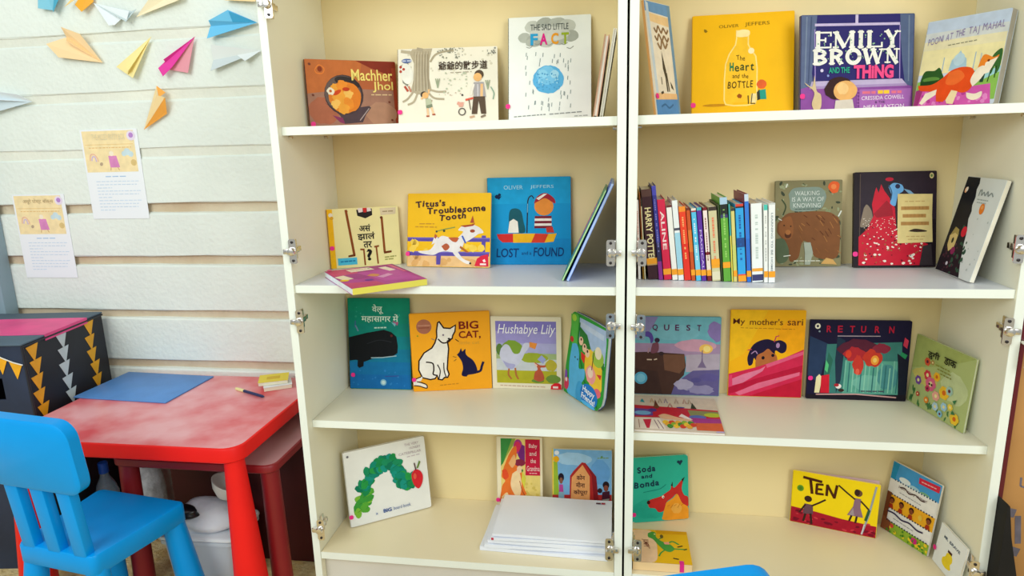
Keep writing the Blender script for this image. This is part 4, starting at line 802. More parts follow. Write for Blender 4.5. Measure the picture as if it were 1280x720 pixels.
def d(P):
    P.P('#a9c2e6', [(.28, .04), (.94, .06), (.97, .2), (.97, .45), (.3, .3)]); P.P('#c0d0ea', [(.3, .08), (.9, .12), (.9, .18), (.32, .14)]); P.P('#2e7a34', [(.3, .14), (.5, .2), (.62, .34), (.96, .42), (.96, .5), (.6, .5), (.32, .34)])
    P.P('#f0c63a', [(.48, .4), (.6, .34), (.75, .36), (.92, .5), (.95, .72), (.88, .84), (.66, .74), (.5, .6)]); P.E('#9cc24a', .8, .4, .14, .1); P.E('#eadfc4', .8, .34, .08, .07)
    for a, b in ((.36, .3), (.46, .36), (.54, .4)): P.E('#f0c8a8', a, b, .055, .05); P.E('#4a2a24', a, b - .02, .02)
    P.P('#d8302c', [(.38, .42), (.5, .44), (.48, .54), (.4, .5)]); P.E('#f2a0a0', .66, .62, .12, .1, wob=.1); P.E('#f4d8c4', .65, .6, .07, .06); P.P('#d83a3a', [(.8, .58), (.92, .56), (.9, .62)]); P.S('#5a2a2a', .016, [(.7, .36), (.68, .56)]); P.E('#e86a7a', .86, .78, .08, .05)
    P.S('#1e6a30', .022, P.curve([(.3, .1), (.3, .4), (.42, .58), (.5, .72), (.72, .84), (.88, .95)])); P.blob('#57b84a', [(.05, .04), (.25, .03), (.26, .3), (.3, .5), (.14, .4), (.08, .2)]); P.E('#a8d84a', .14, .07, .06, .04); P.E('#c83a34', .12, .33, .05, .035)
    P.blob('#58b4e6', [(.14, .38), (.26, .36), (.34, .46), (.36, .62), (.5, .6), (.52, .7), (.44, .8), (.4, .98), (.1, .98), (.12, .8), (.1, .6)]); P.E('#3f9fd6', .42, .9, .1, .14); P.E('#20242a', .24, .52, .014); P.E('#20242a', .31, .53, .014)
    P.E('#d03a5a', .06, .88, .07, .08); P.E('#7a4ab0', .03, .78, .04, .06); P.E('#e8d8d8', .05, .84, .03)
    P.E('#1a78cc', .66, .87, .22, .13, 0, 26); P.E('#58b8f0', .66, .975, .18, .025)
    P.title('#f2f6fa', 'Happy', .5, .79, .80, .875, bold=.02, rot=-4); P.title('#f2f6fa', 'Friends!', .48, .875, .82, .945, bold=.02, rot=-4)
book('shaped board book in green with a blue creature, turned against the upright', (-.1040, .1876, -57.3, 5.5, w_, h_), Z3, .010, '#2f9a3c', d, outline=ol, hard=False, pages='#d8e4ee', back='#1c3f86', spine_side=None)

# --- bottom shelf, left bookcase
def d(P):
    # an arch of painted leaves and a red fruit in place of the figure
    rnd = random.Random(5); g1 = ('#1d8a50', '#1f8f62', '#178a74', '#2a9a4a', '#157a5c', '#1d9484')
    arc = [(.14, .80), (.17, .70), (.22, .62), (.2, .52), (.24, .42), (.3, .34), (.38, .28), (.47, .25), (.55, .26), (.61, .32), (.63, .42), (.66, .52), (.72, .58), (.77, .56)]
    for i, (u, v) in enumerate(arc):
        for j in range(6):
            a = rnd.uniform(0, 360); P.E(('#5aa83a', '#7fba3c', '#3f9a3e')[j % 3] if i < 3 else g1[(i + j) % 6], u + .045 * math.cos(a), v + .055 * math.sin(a), .066, .046, a, 14, .08, i * 7 + j)
        P.S('#0f6a4a' if i > 2 else '#3a7a2a', .006, [(u - .04, v + .02), (u + .04, v - .02)])
    P.blob('#d92a34', [(.79, .48), (.84, .43), (.9, .46), (.93, .54), (.91, .64), (.86, .7), (.81, .64), (.79, .56)]); P.E('#e8604a', .83, .52, .02, .04); P.S('#5a3a3a', .014, [(.85, .44), (.84, .34)]); P.P('#6a8a3a', [(.86, .42), (.9, .32), (.92, .34), (.88, .42)])
    P.E('#7a7a80', .05, .06, .014)
    P.title('#b9aab4', 'THE VERY', .74, .05, .92, .085); P.title('#b9aab4', 'HUNGRY', .8, .105, .94, .14); P.title('#b9aab4', 'CATERPILLAR', .66, .165, .94, .2); P.D('#c9bcc4', .76, .235, .94, .23, .01, 3)
    P.title('#5a74ac', 'a', .305, .885, .33, .91); P.title('#33579c', 'BIG', .40, .86, .50, .91, bold=.03); P.title('#5a74ac', 'board book', .525, .86, .74, .905)
book('white board book with a green arch on its cover, standing askew', (-.6228, .1720, 33.8, 9.9, .2256, .2040), Z4, .012, '#f0f0ec', d, '#d9d8d4', hard=False, pages='#e2ded6', sticker=(.015, .86), rad=.006)
def d(P):
    P.Rc('#e9cf78', .09, .02, .95, .99); P.P('#3f8f46', [(.09, .02), (.4, .02), (.3, .16), (.14, .36), (.09, .4)]); P.P('#93a848', [(.34, .02), (.42, .02), (.36, .12), (.2, .28), (.14, .36)])
    P.E('#b03a8a', .47, .13, .1, .1); P.E('#d8305c', .46, .13, .07, .07); P.P('#7a2a7c', [(.56, .1), (.62, .12), (.62, .36), (.54, .34), (.46, .24)]); P.E('#8a2a44', .5, .35, .13, .05)
    P.blob('#e8742e', [(.16, .4), (.3, .2), (.42, .12), (.44, .24), (.4, .36), (.46, .4), (.54, .46), (.6, .7), (.7, .84), (.66, .98), (.1, .98), (.1, .7), (.18, .6), (.1, .54)]); P.blob('#f0b478', [(.26, .36), (.38, .24), (.42, .34), (.34, .42)]); P.blob('#e2502c', [(.11, .46), (.2, .44), (.26, .54), (.16, .58)]); P.blob('#d8482c', [(.2, .9), (.3, .8), (.4, .86), (.38, .97), (.2, .97)]); P.blob('#f2d2a0', [(.34, .5), (.48, .46), (.54, .64), (.5, .8), (.4, .8), (.3, .66)]); P.blob('#f4d29a', [(.1, .82), (.22, .76), (.26, .86), (.14, .92)]); P.S('#a8482c', .016, P.curve([(.5, .6), (.56, .74), (.66, .84)]))
    P.E('#f0c8a4', .5, .44, .06, .05); P.E('#4a7a3a', .56, .46, .02, .025); P.P('#d9d04a', [(.56, .46), (.64, .56), (.6, .7), (.54, .6)]); P.dots('#dcc060', .62, .62, .92, .92, 20, .02, .04, 4, rot=90); P.E('#8a7a3a', .76, .92, .04, .04)
    P.Rc('#c81e40', .63, .03, .95, .52)
    for i, tx in enumerate(('Baby', 'and', 'the', 'Grandma')): P.title('#f4dcd6', tx, (.71, .72, .74, .66)[i], .09 + i * .1, (.89, .87, .86, .94)[i], .15 + i * .1 + (.01 if i in (0, 3) else 0))
    P.D('#f0b0b0', .72, .49, .88, .49, .02, 3)
book('small cream edged book with an orange figure and red title box', (-.2786, .2455, 3.0, 8.0, .1262, .2071), Z4, .006, '#efe2c0', d, hard=False, sticker=(.02, .86))
def d(P):
    P.Rc('#7fb6e4', .0, .0, 1, .85); P.E('#a8d0ee', .35, .15, .3, .1, wob=.1); P.E('#6aa4dc', .8, .35, .16, .2, wob=.1); P.P('#9ab83a', [(.0, .2), (.09, .2), (.12, .8), (.06, 1), (0, 1)]); P.Rc('#f0cf52', 0, 0, .025, 1); P.P('#b83030', [(0, .73), (1, .7), (1, 1), (0, 1)]); P.P('#e04a5a', [(.0, .83), (.12, .83), (.1, 1), (0, 1)])
    P.E('#eceef2', .08, .06, .04); P.E('#f2b01e', .07, .16, .05, .05); P.P('#b92e2c', [(.29, .82), (.3, .42), (.36, .34), (.5, .2), (.56, .21), (.74, .42), (.78, .82)]); P.P('#8c1f26', [(.55, .2), (.74, .42), (.78, .82), (.7, .82), (.66, .4)]); P.P('#f0a868', [(.31, .8), (.33, .44), (.51, .24), (.63, .42), (.63, .8)])
    P.E('#241a2a', .15, .45, .05, .07); P.E('#8a5a44', .15, .5, .03, .05); P.P('#c04a9a', [(.12, .56), (.18, .56), (.19, .7), (.11, .7)]); P.P('#8ab0c4', [(.11, .68), (.2, .68), (.2, .8), (.1, .8)])
    P.E('#2a1a20', .9, .55, .055, .06); P.E('#8a4a3a', .9, .6, .04, .05); P.P('#4a2030', [(.84, .66), (.96, .64), (.97, .78), (.83, .8)]); P.E('#3a2028', .8, .64, .04, .04); P.P('#9a948a', [(.84, .78), (.96, .76), (.94, .8), (.85, .82)]); P.D('#7fa06a', .76, .13, .95, .12, .016, 3, .04); P.E('#6a9a6a', .83, .11, .02)
    P.title('#4a2026', 'कोन', .41, .39, .55, .48, bold=.02); P.title('#4a2026', 'मीना', .40, .51, .55, .60, bold=.02); P.title('#4a2026', 'कोपूर?', .36, .63, .59, .73, bold=.02)
book('sky blue book with a red barn, behind the pile of white paper', (-.1076, .2515, 2.0, 5.4, .1622, .1798), Z4, .007, '#e6dcb8', d, '#e9c850', hard=False)

# --- second shelf, right bookcase
def d(P):
    rnd = random.Random(9)
    for c, s in (('#4f5a3c', 1), ('#87906a', 2), ('#3d4634', 3), ('#9aa07c', 4)): P.dots(c, .02, .02, .98, .98, 34, .02, .05, s, .5, 90)
    P.blob('#84968c', [(.2, .16), (.28, .09), (.5, .08), (.68, .09), (.76, .17), (.74, .26), (.66, .34), (.4, .36), (.24, .34), (.22, .24)]); P.E('#e8622c', .875, .085, .085, .07, 0, 14, .1, 1); P.E('#f0884a', .87, .08, .04); P.S('#3d4a30', .02, P.curve([(.1, .22), (.16, .3), (.12, .4)])); P.S('#d8dcd0', .02, [(.16, .08), (.18, .04)]); P.S('#e0e4da', .02, [(.95, .42), (.99, .36)])
    P.blob('#80502c', [(.04, .5), (.1, .44), (.2, .38), (.36, .37), (.6, .36), (.84, .38), (.96, .48), (.98, .68), (.95, .88), (.8, .92), (.6, .88), (.56, .76), (.44, .7), (.4, .76), (.36, .9), (.24, .94), (.2, .78), (.1, .66), (.04, .6)]); P.blob('#935a30', [(.06, .52), (.14, .44), (.24, .42), (.28, .54), (.26, .66), (.16, .68), (.08, .62)])
    P.E('#5a3018', .2, .63, .05, .04); P.E('#b0703c', .2, .6, .04, .03); P.E('#3a2010', .14, .52, .012); P.E('#3a2010', .24, .53, .012)
    for k in range(30): a, b = rnd.uniform(.3, .95), rnd.uniform(.4, .82); P.S(('#8f5a2e', '#60341a', '#a8703c')[k % 3], .012, [(a, b), (a + .05, b + rnd.uniform(.02, .08))])
    P.P('#a8b0a0', [(.44, .72), (.54, .72), (.58, .84), (.54, .98), (.46, .98), (.46, .84)]); P.blob('#59684c', [(.02, .68), (.14, .68), (.22, .82), (.18, .94), (.04, .94)]); P.P('#cfa25e', [(.7, .97), (.78, .9), (.88, .92), (.94, .98)]); P.S('#e6e8dc', .014, [(.14, .88), (.24, .87)]); P.S('#dfe2d6', .014, [(.05, .44), (.1, .46)]); P.D('#d8d8c4', .3, .935, .7, .935, .014, 2)
    P.title('#dbe2dc', 'WALKING', .29, .125, .66, .175, bold=.0); P.title('#dbe2dc', 'IS A WAY OF', .25, .195, .73, .245, bold=.0); P.title('#dbe2dc', 'KNOWING', .27, .265, .68, .315, bold=.0); P.D('#5a6a60', .3, .335, .7, .33, .014, 3)
book('olive leafy book with a brown bear, next to the row of spines', (.4292, .2408, 2.2, 8.7, .1515, .2035), Z2, .006, '#87805c', d)
def d(P):
    P.P('#2f2430', [(.08, 0), (1, 0), (1, .5), (.08, .5)]); P.S('#5a4a44', .01, [(.075, .02), (.07, .98)]); P.blob('#8a7a6a', [(.12, .38), (.16, .34), (.22, .42), (.22, .54), (.1, .58), (.08, .54)])
    P.P('#c81c34', [(.25, .22), (.27, .16), (.3, .22), (.33, .13), (.37, .2), (.43, .27), (.5, .38), (.52, .62), (.9, .76), (.92, .9), (.84, .98), (.06, .98), (.06, .68), (.16, .6), (.24, .46), (.22, .34)]); P.P('#a01a2c', [(.4, .3), (.46, .36), (.48, .46), (.28, .48), (.24, .44)]); P.E('#c01c3a', .43, .08, .05, .02)
    P.blob('#6aa8e0', [(.42, .16), (.48, .12), (.58, .14), (.6, .2), (.54, .24), (.52, .3), (.5, .36), (.44, .33), (.46, .26)]); P.E('#2a2a4a', .53, .155, .03, .024); P.P('#7aa4c8', [(.6, .18), (.68, .2), (.76, .26), (.66, .23)]); P.S('#2c4a6a', .012, P.curve([(.42, .14), (.46, .22), (.44, .3)]))
    for n, v0, v1, r in ((46, .48, .6, .008), (34, .6, .72, .012), (24, .73, .84, .017), (14, .86, .97, .026)): P.dots('#efe2d4', .1, v0, .52 if v0 < .6 else .86, v1, n, r * .6, r, int(v0 * 100), .7, 20)
    P.dots('#a85a3a', .1, .6, .85, .95, 30, .008, .014, 3, rot=90); P.dots('#6a1424', .1, .55, .85, .97, 40, .006, .012, 5, rot=90); P.P('#3a3236', [(.84, .78), (.94, .76), (.96, .98), (.8, .98)])
    P.P('#e2cd8c', [(.53, .235), (.95, .24), (.945, .45), (.955, .74), (.53, .75)])
    for v in (.385, .465, .545): P.D('#b98a4e', .58 if v != .465 else .6, v, .9 if v != .465 else .87, v, .045, int(v * 99), .035)
    P.D('#c8a86a', .62, .315, .86, .315, .012, 1); P.D('#c8a86a', .64, .68, .86, .68, .012, 3); P.D('#c8a86a', .66, .71, .84, .71, .012, 5); P.blob('#3a2c24', [(.66, .625), (.74, .6), (.86, .615), (.88, .63), (.76, .635)])
    P.E('#d8c890', .935, .05, .026, .03); P.E('#6a8a4a', .935, .05, .013, .016)
book('black book with a crimson spotted pheasant and a cream title panel', (.6175, .2289, 2.3, 11.0, .1804, .2210), Z2, .008, '#221920', d, '#1a1418', sticker=(.015, .86))
def d(P):
    P.P('#1e2027', [(0, 0), (.34, 0), (.37, .06), (.35, .12), (.39, .2), (.38, .28), (.42, .34), (.41, .42), (.46, .5), (.5, .58), (.52, .66), (.56, .74), (.6, .84), (.7, 1), (0, 1)])
    P.dots('#2f5a46', .35, .5, .62, .98, 24, .02, .045, 3, .7, 90); P.dots('#50323e', .05, .6, .5, .98, 18, .015, .03, 4, .8, 90); P.P('#d8c480', [(.08, .62), (.2, .55), (.3, .58), (.3, .72), (.18, .78), (.1, .72)]); P.P('#a89858', [(.08, .62), (.16, .52), (.28, .54), (.3, .6), (.2, .58)]); P.E('#3a3a2a', .2, .66, .03, .03); P.E('#d8203a', .42, .55, .07, .055); P.E('#8a2a5a', .3, .76, .06, .04); P.E('#f0b88a', .08, .14, .035, .03); P.E('#efe6da', .1, .13, .03, .025); P.E('#cfd0dc', .26, .9, .03, .02)
    P.dots('#bfc8c4', .6, .4, .95, .95, 10, .01, .02, 5)
    P.E('#ee8428', .66, .3, .06, .055, 10); P.E('#f2a860', .66, .285, .03)
    P.S('#8f9a98', .02, P.curve([(.46, .14), (.5, .12), (.53, .17), (.57, .14), (.62, .17), (.66, .13), (.7, .17), (.76, .14), (.82, .17)])); P.S('#8f9a98', .02, [(.46, .12), (.46, .18)]); P.D('#a9b4b0', .46, .215, .74, .215, .014, 2); P.D('#a9b4b0', .48, .245, .7, .245, .014, 4)
book('half black, half pale grey book leaning on the far right side', (.6945, .1310, -89, 12.6, .143, .212), Z2, .010, '#dfe6e3', d, '#1e2027', hard=False, back='#20262a')

# --- third shelf, right bookcase
def d(P):
    P.Rc('#6fb2c2', 0, 0, 1, .35); P.P('#8a86b8', [(0, .0), (.3, .0), (.2, .2), (0, .3)]); P.Rc('#a48aaa', 0, .34, 1, .5); P.E('#c99ab0', .72, .36, .22, .08, wob=.1); P.E('#7ab8c8', .5, .2, .25, .1, wob=.1); P.E('#8a78b4', .95, .18, .1, .12, wob=.15, seed=4); P.E('#f0c060', .84, .4, .075, .06); P.E('#f8e08a', .85, .4, .04, .04)
    P.P('#4c352e', [(0, .46), (.2, .45), (.6, .47), (.62, .62), (.6, .74), (.5, .86), (.46, 1), (0, 1)]); P.P('#72503e', [(.36, .48), (.6, .48), (.61, .64), (.55, .72), (.38, .68)]); P.P('#43302c', [(0, .66), (.3, .7), (.36, 1), (0, 1)])
    P.P('#b0a4b4', [(.62, .48), (1, .46), (1, .68), (.62, .7)]); P.P('#625a8c', [(.58, .78), (.7, .68), (1, .66), (1, 1), (.46, 1), (.5, .86)]); P.E('#a9a2bc', .6, .86, .1, .07, wob=.2); P.E('#5e5690', .88, .76, .1, .05, wob=.2); P.E('#8d86aa', .8, .92, .14, .06, wob=.2, seed=3); P.E('#56508a', .74, .8, .06, .03)
    P.P('#7a6a8c', [(.75, .64), (.79, .56), (.8, .46), (.81, .56), (.85, .64)]); P.S('#6a5a80', .01, [(.8, .5), (.8, .42)])
    P.blob('#5a4a9c', [(.11, .22), (.18, .19), (.23, .22), (.25, .3), (.22, .34), (.2, .27), (.14, .25)]); P.E('#3a2a44', .29, .3, .03, .03); P.blob('#7a4a5a', [(.24, .34), (.3, .33), (.31, .42), (.28, .46), (.22, .46)]); P.S('#b08a90', .014, [(.2, .4), (.19, .46)]); P.E('#3a2c30', .34, .47, .03, .025); P.S('#d8c0a8', .014, [(.18, .55), (.23, .55)]); P.S('#d8c0a8', .014, [(.26, .55), (.29, .54)])
    P.E('#58a8c8', .11, .79, .075, .08); P.E('#7ac0d8', .11, .79, .05, .055)
    for ch, u in zip('QUEST', (.235, .365, .49, .615, .735)): P.title('#5a2a56', ch, u, .1, u + (.06 if ch in 'QU' else .045), .175 + (.01 if ch == 'Q' else 0), bold=.02)
book('misty blue and brown book with a far tower, left end of its shelf', (.1322, .2627, 0, 3.2, .2222, .2073), Z3, .007, '#6aa8ba', d)
def d(P):
    P.P('#f7c022', [(0, 0), (.5, 0), (.2, .5), (0, .6)]); P.E('#f5a818', .85, .3, .2, .2, wob=.1)
    P.blob('#221a3a', [(.26, .62), (.25, .54), (.3, .42), (.38, .36), (.5, .33), (.6, .35), (.68, .34), (.76, .38), (.76, .46), (.7, .49), (.62, .46), (.6, .56), (.4, .6), (.34, .55), (.32, .62), (.28, .64)]); P.blob('#b5693a', [(.36, .6), (.38, .52), (.46, .48), (.52, .44), (.58, .48), (.64, .52), (.64, .6), (.5, .68), (.38, .68)]); P.E('#1c1420', .46, .545, .022, .02); P.E('#1c1420', .59, .515, .022, .018)
    P.S('#c03a5a', .014, [(.6, .36), (.62, .3), (.66, .29)]); P.S('#c03a5a', .014, [(.25, .46), (.3, .45)]); P.E('#b08ab8', .65, .4, .025, .03); P.S('#b08ab8', .014, P.curve([(.3, .5), (.35, .47), (.38, .5)]))
    P.P('#d02a50', [(0, .74), (.35, .66), (.7, .56), (1, .44), (1, 1), (0, 1)]); P.P('#de7a9a', [(.04, .8), (.2, .74), (.42, .68), (.5, .64), (.46, .7), (.2, .84), (.04, .88)]); P.P('#e05a80', [(.5, .62), (1, .46), (1, .5), (.52, .66)]); P.P('#b81a3c', [(0, .9), (.4, .78), (1, .62), (1, .7), (.4, .86), (0, .98)]); P.P('#de6a8a', [(.1, .96), (.4, .84), (.96, .7), (.96, .74), (.44, .9), (.16, .99)]); P.P('#e0406a', [(0, .76), (.05, .75), (.06, .88), (0, .9)]); P.P('#c01c38', [(.4, .96), (1, .78), (1, 1), (.3, 1)])
    P.D('#b07a1c', .14, .205, .86, .215, .008, 4, .06)
    for tx, a, b in (('My', .035, .195), ("mother's", .26, .7), ('sari', .76, .965)): P.title('#5e2a16', tx, a, .10, b, .17 + (.012 if tx == 'My' else 0), bold=.004)
book('yellow book with a child peeking over a crimson cloth', (.3551, .2685, 0, 1.5, .1791, .2274), Z3, .006, '#f5b41a', d, hard=False)
def d(P):
    P.P('#2a3c5c', [(0, .2), (.2, .3), (.12, .8), (0, .7)]); P.P('#3d7a74', [(.18, .3), (.92, .26), (.95, .94), (.16, .92)]); P.P('#243448', [(.28, .2), (.36, .25), (.34, .75), (.3, .92), (.27, .5)]); P.P('#5aa08e', [(.38, .5), (.9, .5), (.92, .92), (.36, .92)]); P.E('#6fb0a0', .62, .78, .16, .1, wob=.1); P.E('#4a8a8c', .8, .7, .1, .16, wob=.1); P.P('#2f6a5a', [(.2, .4), (.25, .5), (.22, .7), (.17, .7)])
    for k in range(14): u = .38 + k * .04; P.S(('#7ab8a4', '#357070', '#8ac4ac')[k % 3], .012, [(u, .5 + .03 * (k % 4)), (u - .005, .9)])
    P.E('#5a2438', .5, .36, .2, .13, wob=.15); P.E('#b02c34', .46, .42, .1, .09, wob=.25); P.E('#c83a30', .5, .55, .05, .12, wob=.2); P.E('#d8402e', .4, .42, .03, .05); P.E('#c43a2c', .64, .46, .09, .11, wob=.15); P.E('#ef9a3a', .665, .49, .04, .06); P.E('#f6cc6a', .665, .49, .02, .03); P.E('#e0604a', .5, .64, .02, .04); P.E('#8a2c40', .72, .34, .08, .06, wob=.2)
    P.P('#58c080', [(.18, .5), (.21, .56), (.2, .66), (.17, .62)]); P.P('#2a8a5a', [(.92, .38), (.98, .42), (.95, .5), (.9, .46)]); P.P('#c83a54', [(.94, .2), (.98, .24), (.97, .34), (.93, .3)]); P.P('#1a1e2c', [(.88, .4), (1, .5), (1, 1), (.92, 1), (.9, .6)])
    P.P('#1f1a24', [(0, .94), (1, .92), (1, 1), (0, 1)]); P.S('#c89a98', .014, [(.1, .94), (.5, .925), (.9, .955)]); P.P('#eadfae', [(.08, .92), (.09, .72), (.12, .68), (.15, .72), (.13, .92)]); P.P('#cf2034', [(.14, .7), (.22, .68), (.23, .92), (.14, .92)])
    P.E('#efe6e0', .32, .83, .03, .03); P.E('#b02a34', .3, .815, .025, .02); P.E('#3a2a24', .35, .88, .03, .02); P.S('#b9aab8', .008, [(.28, .195), (.7, .19)])
    P.S('#efe9d8', .016, [(.075 + .02 * math.cos(k * PI / 6), .075 + .026 * math.sin(k * PI / 6)) for k in range(13)]); P.E('#8a98a8', .095, .14, .01); P.D('#4a4a58', .55, .885, .8, .88, .012, 3)
    for ch, u in zip('RETURN', (.165, .275, .395, .505, .64, .78)): P.title('#b8203c', ch, u, .065, u + .05, .15, bold=.025)
book('dark landscape book with red lanterns over a teal glow', (.5721, .2658, 0, 2.4, .2328, .2032), Z3, .008, '#1e1a38', d, sticker=(.03, .73))
def d(P):
    P.P('#a8b468', [(0, 0), (1, 0), (.5, .3), (0, .5)]); P.E('#c4ce98', .75, .5, .2, .2, wob=.15); P.E('#d2c46a', .25, .55, .2, .12, wob=.2)
    P.dots('#4a7a44', .03, .78, .9, .98, 26, .01, .02, 3, 2.5, 20)
    for i, (a, b, r, c) in enumerate(((.26, .32, .05, '#d85a3a'), (.35, .3, .03, '#b08a4a'), (.3, .5, .06, '#d83a4a'), (.46, .46, .055, '#f2b62a'), (.16, .63, .055, '#7a4a9c'), (.38, .6, .085, '#e0688a'), (.34, .68, .04, '#c83a5a'), (.62, .62, .08, '#f2c030'), (.5, .72, .06, '#f0a894'), (.7, .56, .055, '#a8c8b8'), (.52, .86, .05, '#b8d4e0'), (.66, .8, .05, '#a8d0e4'), (.85, .88, .07, '#f0c434'), (.76, .76, .04, '#f2d04a'), (.36, .84, .04, '#e8882c'), (.62, .92, .04, '#8ac0d8'), (.2, .82, .03, '#c83a3a'))):
        for k in range(6): P.E(c, a + r * .55 * math.cos(k * 1.047), b + r * .6 * math.sin(k * 1.047), r * .5, wob=.1, seed=i)
        P.E('#d86a1c' if i in (3, 7, 12) else '#f4e4a0' if i % 3 else '#6a2a3a', a, b, r * .38)
    P.E('#3a1a24', .37, .6, .014); P.E('#3a1a24', .41, .6, .014); P.P('#3f7a4a', [(.78, .66), (.84, .62), (.82, .7)]); P.P('#3f7a4a', [(.8, .78), (.86, .82), (.8, .84)]); P.D('#8a8a3a', .42, .3, .66, .3, .014, 2); P.D('#8a8a3a', .46, .345, .7, .345, .014, 3); P.D('#8a8a3a', .52, .39, .7, .39, .014, 4)
    P.title('#26241a', 'डुगी', .26, .13, .46, .26, bold=.02); P.title('#26241a', 'डाक', .54, .14, .74, .235, bold=.02)
book('pale green book with bright flowers, leaning at the right end of its shelf', (.7152, .1831, -79, 3.5, .1982, .1702), Z3, .005, '#b4c07c', d, hard=False, pages='#d8dcc0')
def d(P):
    P.Rc('#d9c8b4', 0, 0, 1, .34); P.P('#c42a38', [(0, .3), (.5, .34), (1, .38), (1, .62), (0, .66)]); P.P('#6a4a9a', [(0, .4), (.22, .42), (.22, .6), (0, .62)]); P.E('#7ab0dc', .1, .53, .1, .06); P.E('#58408a', .22, .44, .05, .05); P.P('#8a8a58', [(.64, .4), (1, .42), (1, .56), (.66, .56)]); P.E('#b8c438', .92, .52, .1, .06); P.E('#5a6ab0', .74, .6, .1, .06); P.P('#a43a86', [(.66, .62), (1, .62), (1, .74), (.66, .76)]); P.P('#d8623a', [(.7, .76), (1, .74), (1, .95), (.7, .95)])
    P.P('#efe0d0', [(0, .68), (.3, .68), (.36, .97), (0, .97)]); P.P('#d03048', [(.1, .72), (.2, .7), (.17, .95), (.14, .95)]); P.S('#8a6a7a', .01, [(.23, .72), (.28, .95)]); P.S('#8a6a7a', .01, [(.27, .72), (.33, .95)]); P.S('#b08a7a', .01, [(.05, .72), (.06, .95)]); P.blob('#e2b08a', [(.28, .6), (.36, .54), (.5, .62), (.64, .68), (.66, .72), (.5, .7), (.34, .68)]); P.P('#f0e0d8', [(.56, .52), (.68, .68), (.62, .66), (.52, .6)])
    for i in range(14): P.E(('#f2c43a', '#e8a838', '#4a8a3a', '#d8452e', '#8ab03a')[i % 5], .36 + .024 * i, .82 + .05 * ((i * 7) % 3 - 1), .035, .055, wob=.1, seed=i)
    P.P('#2a9aa0', [(.07, .2), (.1, .1), (.13, .22)]); P.P('#6a3a2c', [(.24, .34), (.26, .12), (.3, .34)]); P.E('#7a4a34', .27, .34, .035, .05); P.S('#b8706a', .014, [(.41, .34), (.44, .22), (.46, .34)]); P.P('#3c4028', [(.68, .36), (.71, .18), (.75, .36)]); P.E('#5a4a8c', .56, .34, .05, .02)
    for i, (a, c) in enumerate(((.2, '#c8a878'), (.3, '#a8907a'), (.37, '#8a7a9a'), (.5, '#b89a8a'), (.6, '#c08a7a'), (.66, '#a89070'))): P.S(c, .012, [(a, .22), (a + .02, .08), (a + .04, .22)])
    P.P('#c8b8dc', [(.92, .96), (1, .96), (1, 1), (.9, 1)])
book('colourful picture book lying flat in front of the misty blue one', (.1225, .030, -1.5, 0, .199, .207), Z3, .005, '#dccbb8', d, hard=False, flat=True, pages='#e8e0d8')

# --- bottom shelf, right bookcase
def d(P):
    P.E('#26aa94', .3, .8, .3, .15, wob=.1); P.blob('#c8302c', [(.27, .7), (.32, .66), (.5, .62), (.58, .58), (.68, .52), (.7, .44), (.75, .5), (.9, .38), (.88, .52), (.92, .62), (.99, .66), (.99, .8), (.88, .74), (.8, .6), (.7, .66), (.6, .72), (.56, .84), (.46, .86), (.4, .8), (.3, .78)]); P.E('#3a1a1c', .285, .7, .03, .03)
    P.blob('#ef9a28', [(.6, .72), (.72, .66), (.8, .6), (.88, .74), (.99, .82), (.99, .99), (.56, .99), (.54, .9)]); P.E('#f2ae4a', .78, .82, .09, .08, wob=.1); P.E('#f6eede', .545, .63, .022, .022); P.E('#1c1414', .55, .635, .01); P.P('#2a1416', [(.88, .38), (.94, .34), (.9, .42)]); P.P('#2a1416', [(.69, .46), (.72, .4), (.72, .48)])
    for k in range(5): P.S('#c86a1c', .008, [(.62 + .06 * k, .78 + .03 * (k % 2)), (.66 + .06 * k, .76)])
    P.E('#1c3a52', .83, .105, .026, .022); P.E('#1c3a52', .88, .1, .024, .02); P.P('#1c3a52', [(.81, .11), (.9, .105), (.86, .16)]); P.S('#1c8f80', .014, P.curve([(.2, .54), (.36, .52), (.5, .5), (.6, .44)]))
    P.wob('#183a52', 'Soda', ((.1, .235), (.42, .215)), .09, .035, 7, .12, 2, P.title); P.wob('#183a52', 'and', ((.17, .325), (.36, .315)), .06, .03, 7, .12, 3, P.title); P.wob('#183a52', 'Bonda', ((.04, .475), (.48, .435)), .09, .035, 7, .12, 4, P.title)
book('teal green book with a red fox-like dog, at the left end of the bottom shelf', (.1032, .2325, 13.5, 8.1, .1532, .1768), Z4, .006, '#2fb59e', d, hard=False, sticker=(.02, .87), rad=.008)
def d(P):
    P.blob('#f2cba4', [(.02, .03), (.34, .03), (.42, .3), (.44, .6), (.38, .97), (.02, .97)]); P.P('#d89c14', [(.44, 0), (1, 0), (1, .1), (.46, .12)])
    P.blob('#4c9a42', [(.3, .12), (.38, .06), (.44, .1), (.44, .22), (.52, .34), (.66, .42), (.74, .56), (.66, .66), (.56, .62), (.46, .46), (.38, .3), (.3, .24)]); P.S('#4c9a42', .035, P.curve([(.62, .42), (.72, .34), (.82, .42)])); P.S('#4c9a42', .035, P.curve([(.7, .56), (.8, .56), (.94, .56)])); P.S('#4c9a42', .028, P.curve([(.58, .6), (.5, .7), (.46, .8)])); P.S('#4c9a42', .026, P.curve([(.48, .3), (.56, .22)]))
    P.P('#f0a08a', [(.56, .38), (.66, .36), (.66, .44), (.58, .44)]); P.E('#6a5a2a', .54, .2, .03, .06); P.S('#4a3a1a', .03, [(.8, .5), (.88, .46)]); P.S('#4a3a1a', .022, [(.9, .58), (.95, .54)]); P.S('#3a3020', .03, [(.7, .84), (.78, .86)]); P.E('#e8e0a0', .42, .14, .018)
    P.title('#7a3424', 'JUMPY', .12, .38, .36, .5, bold=.02, rot=-90); P.D('#c09070', .3, .5, .31, .62, .02, 3)
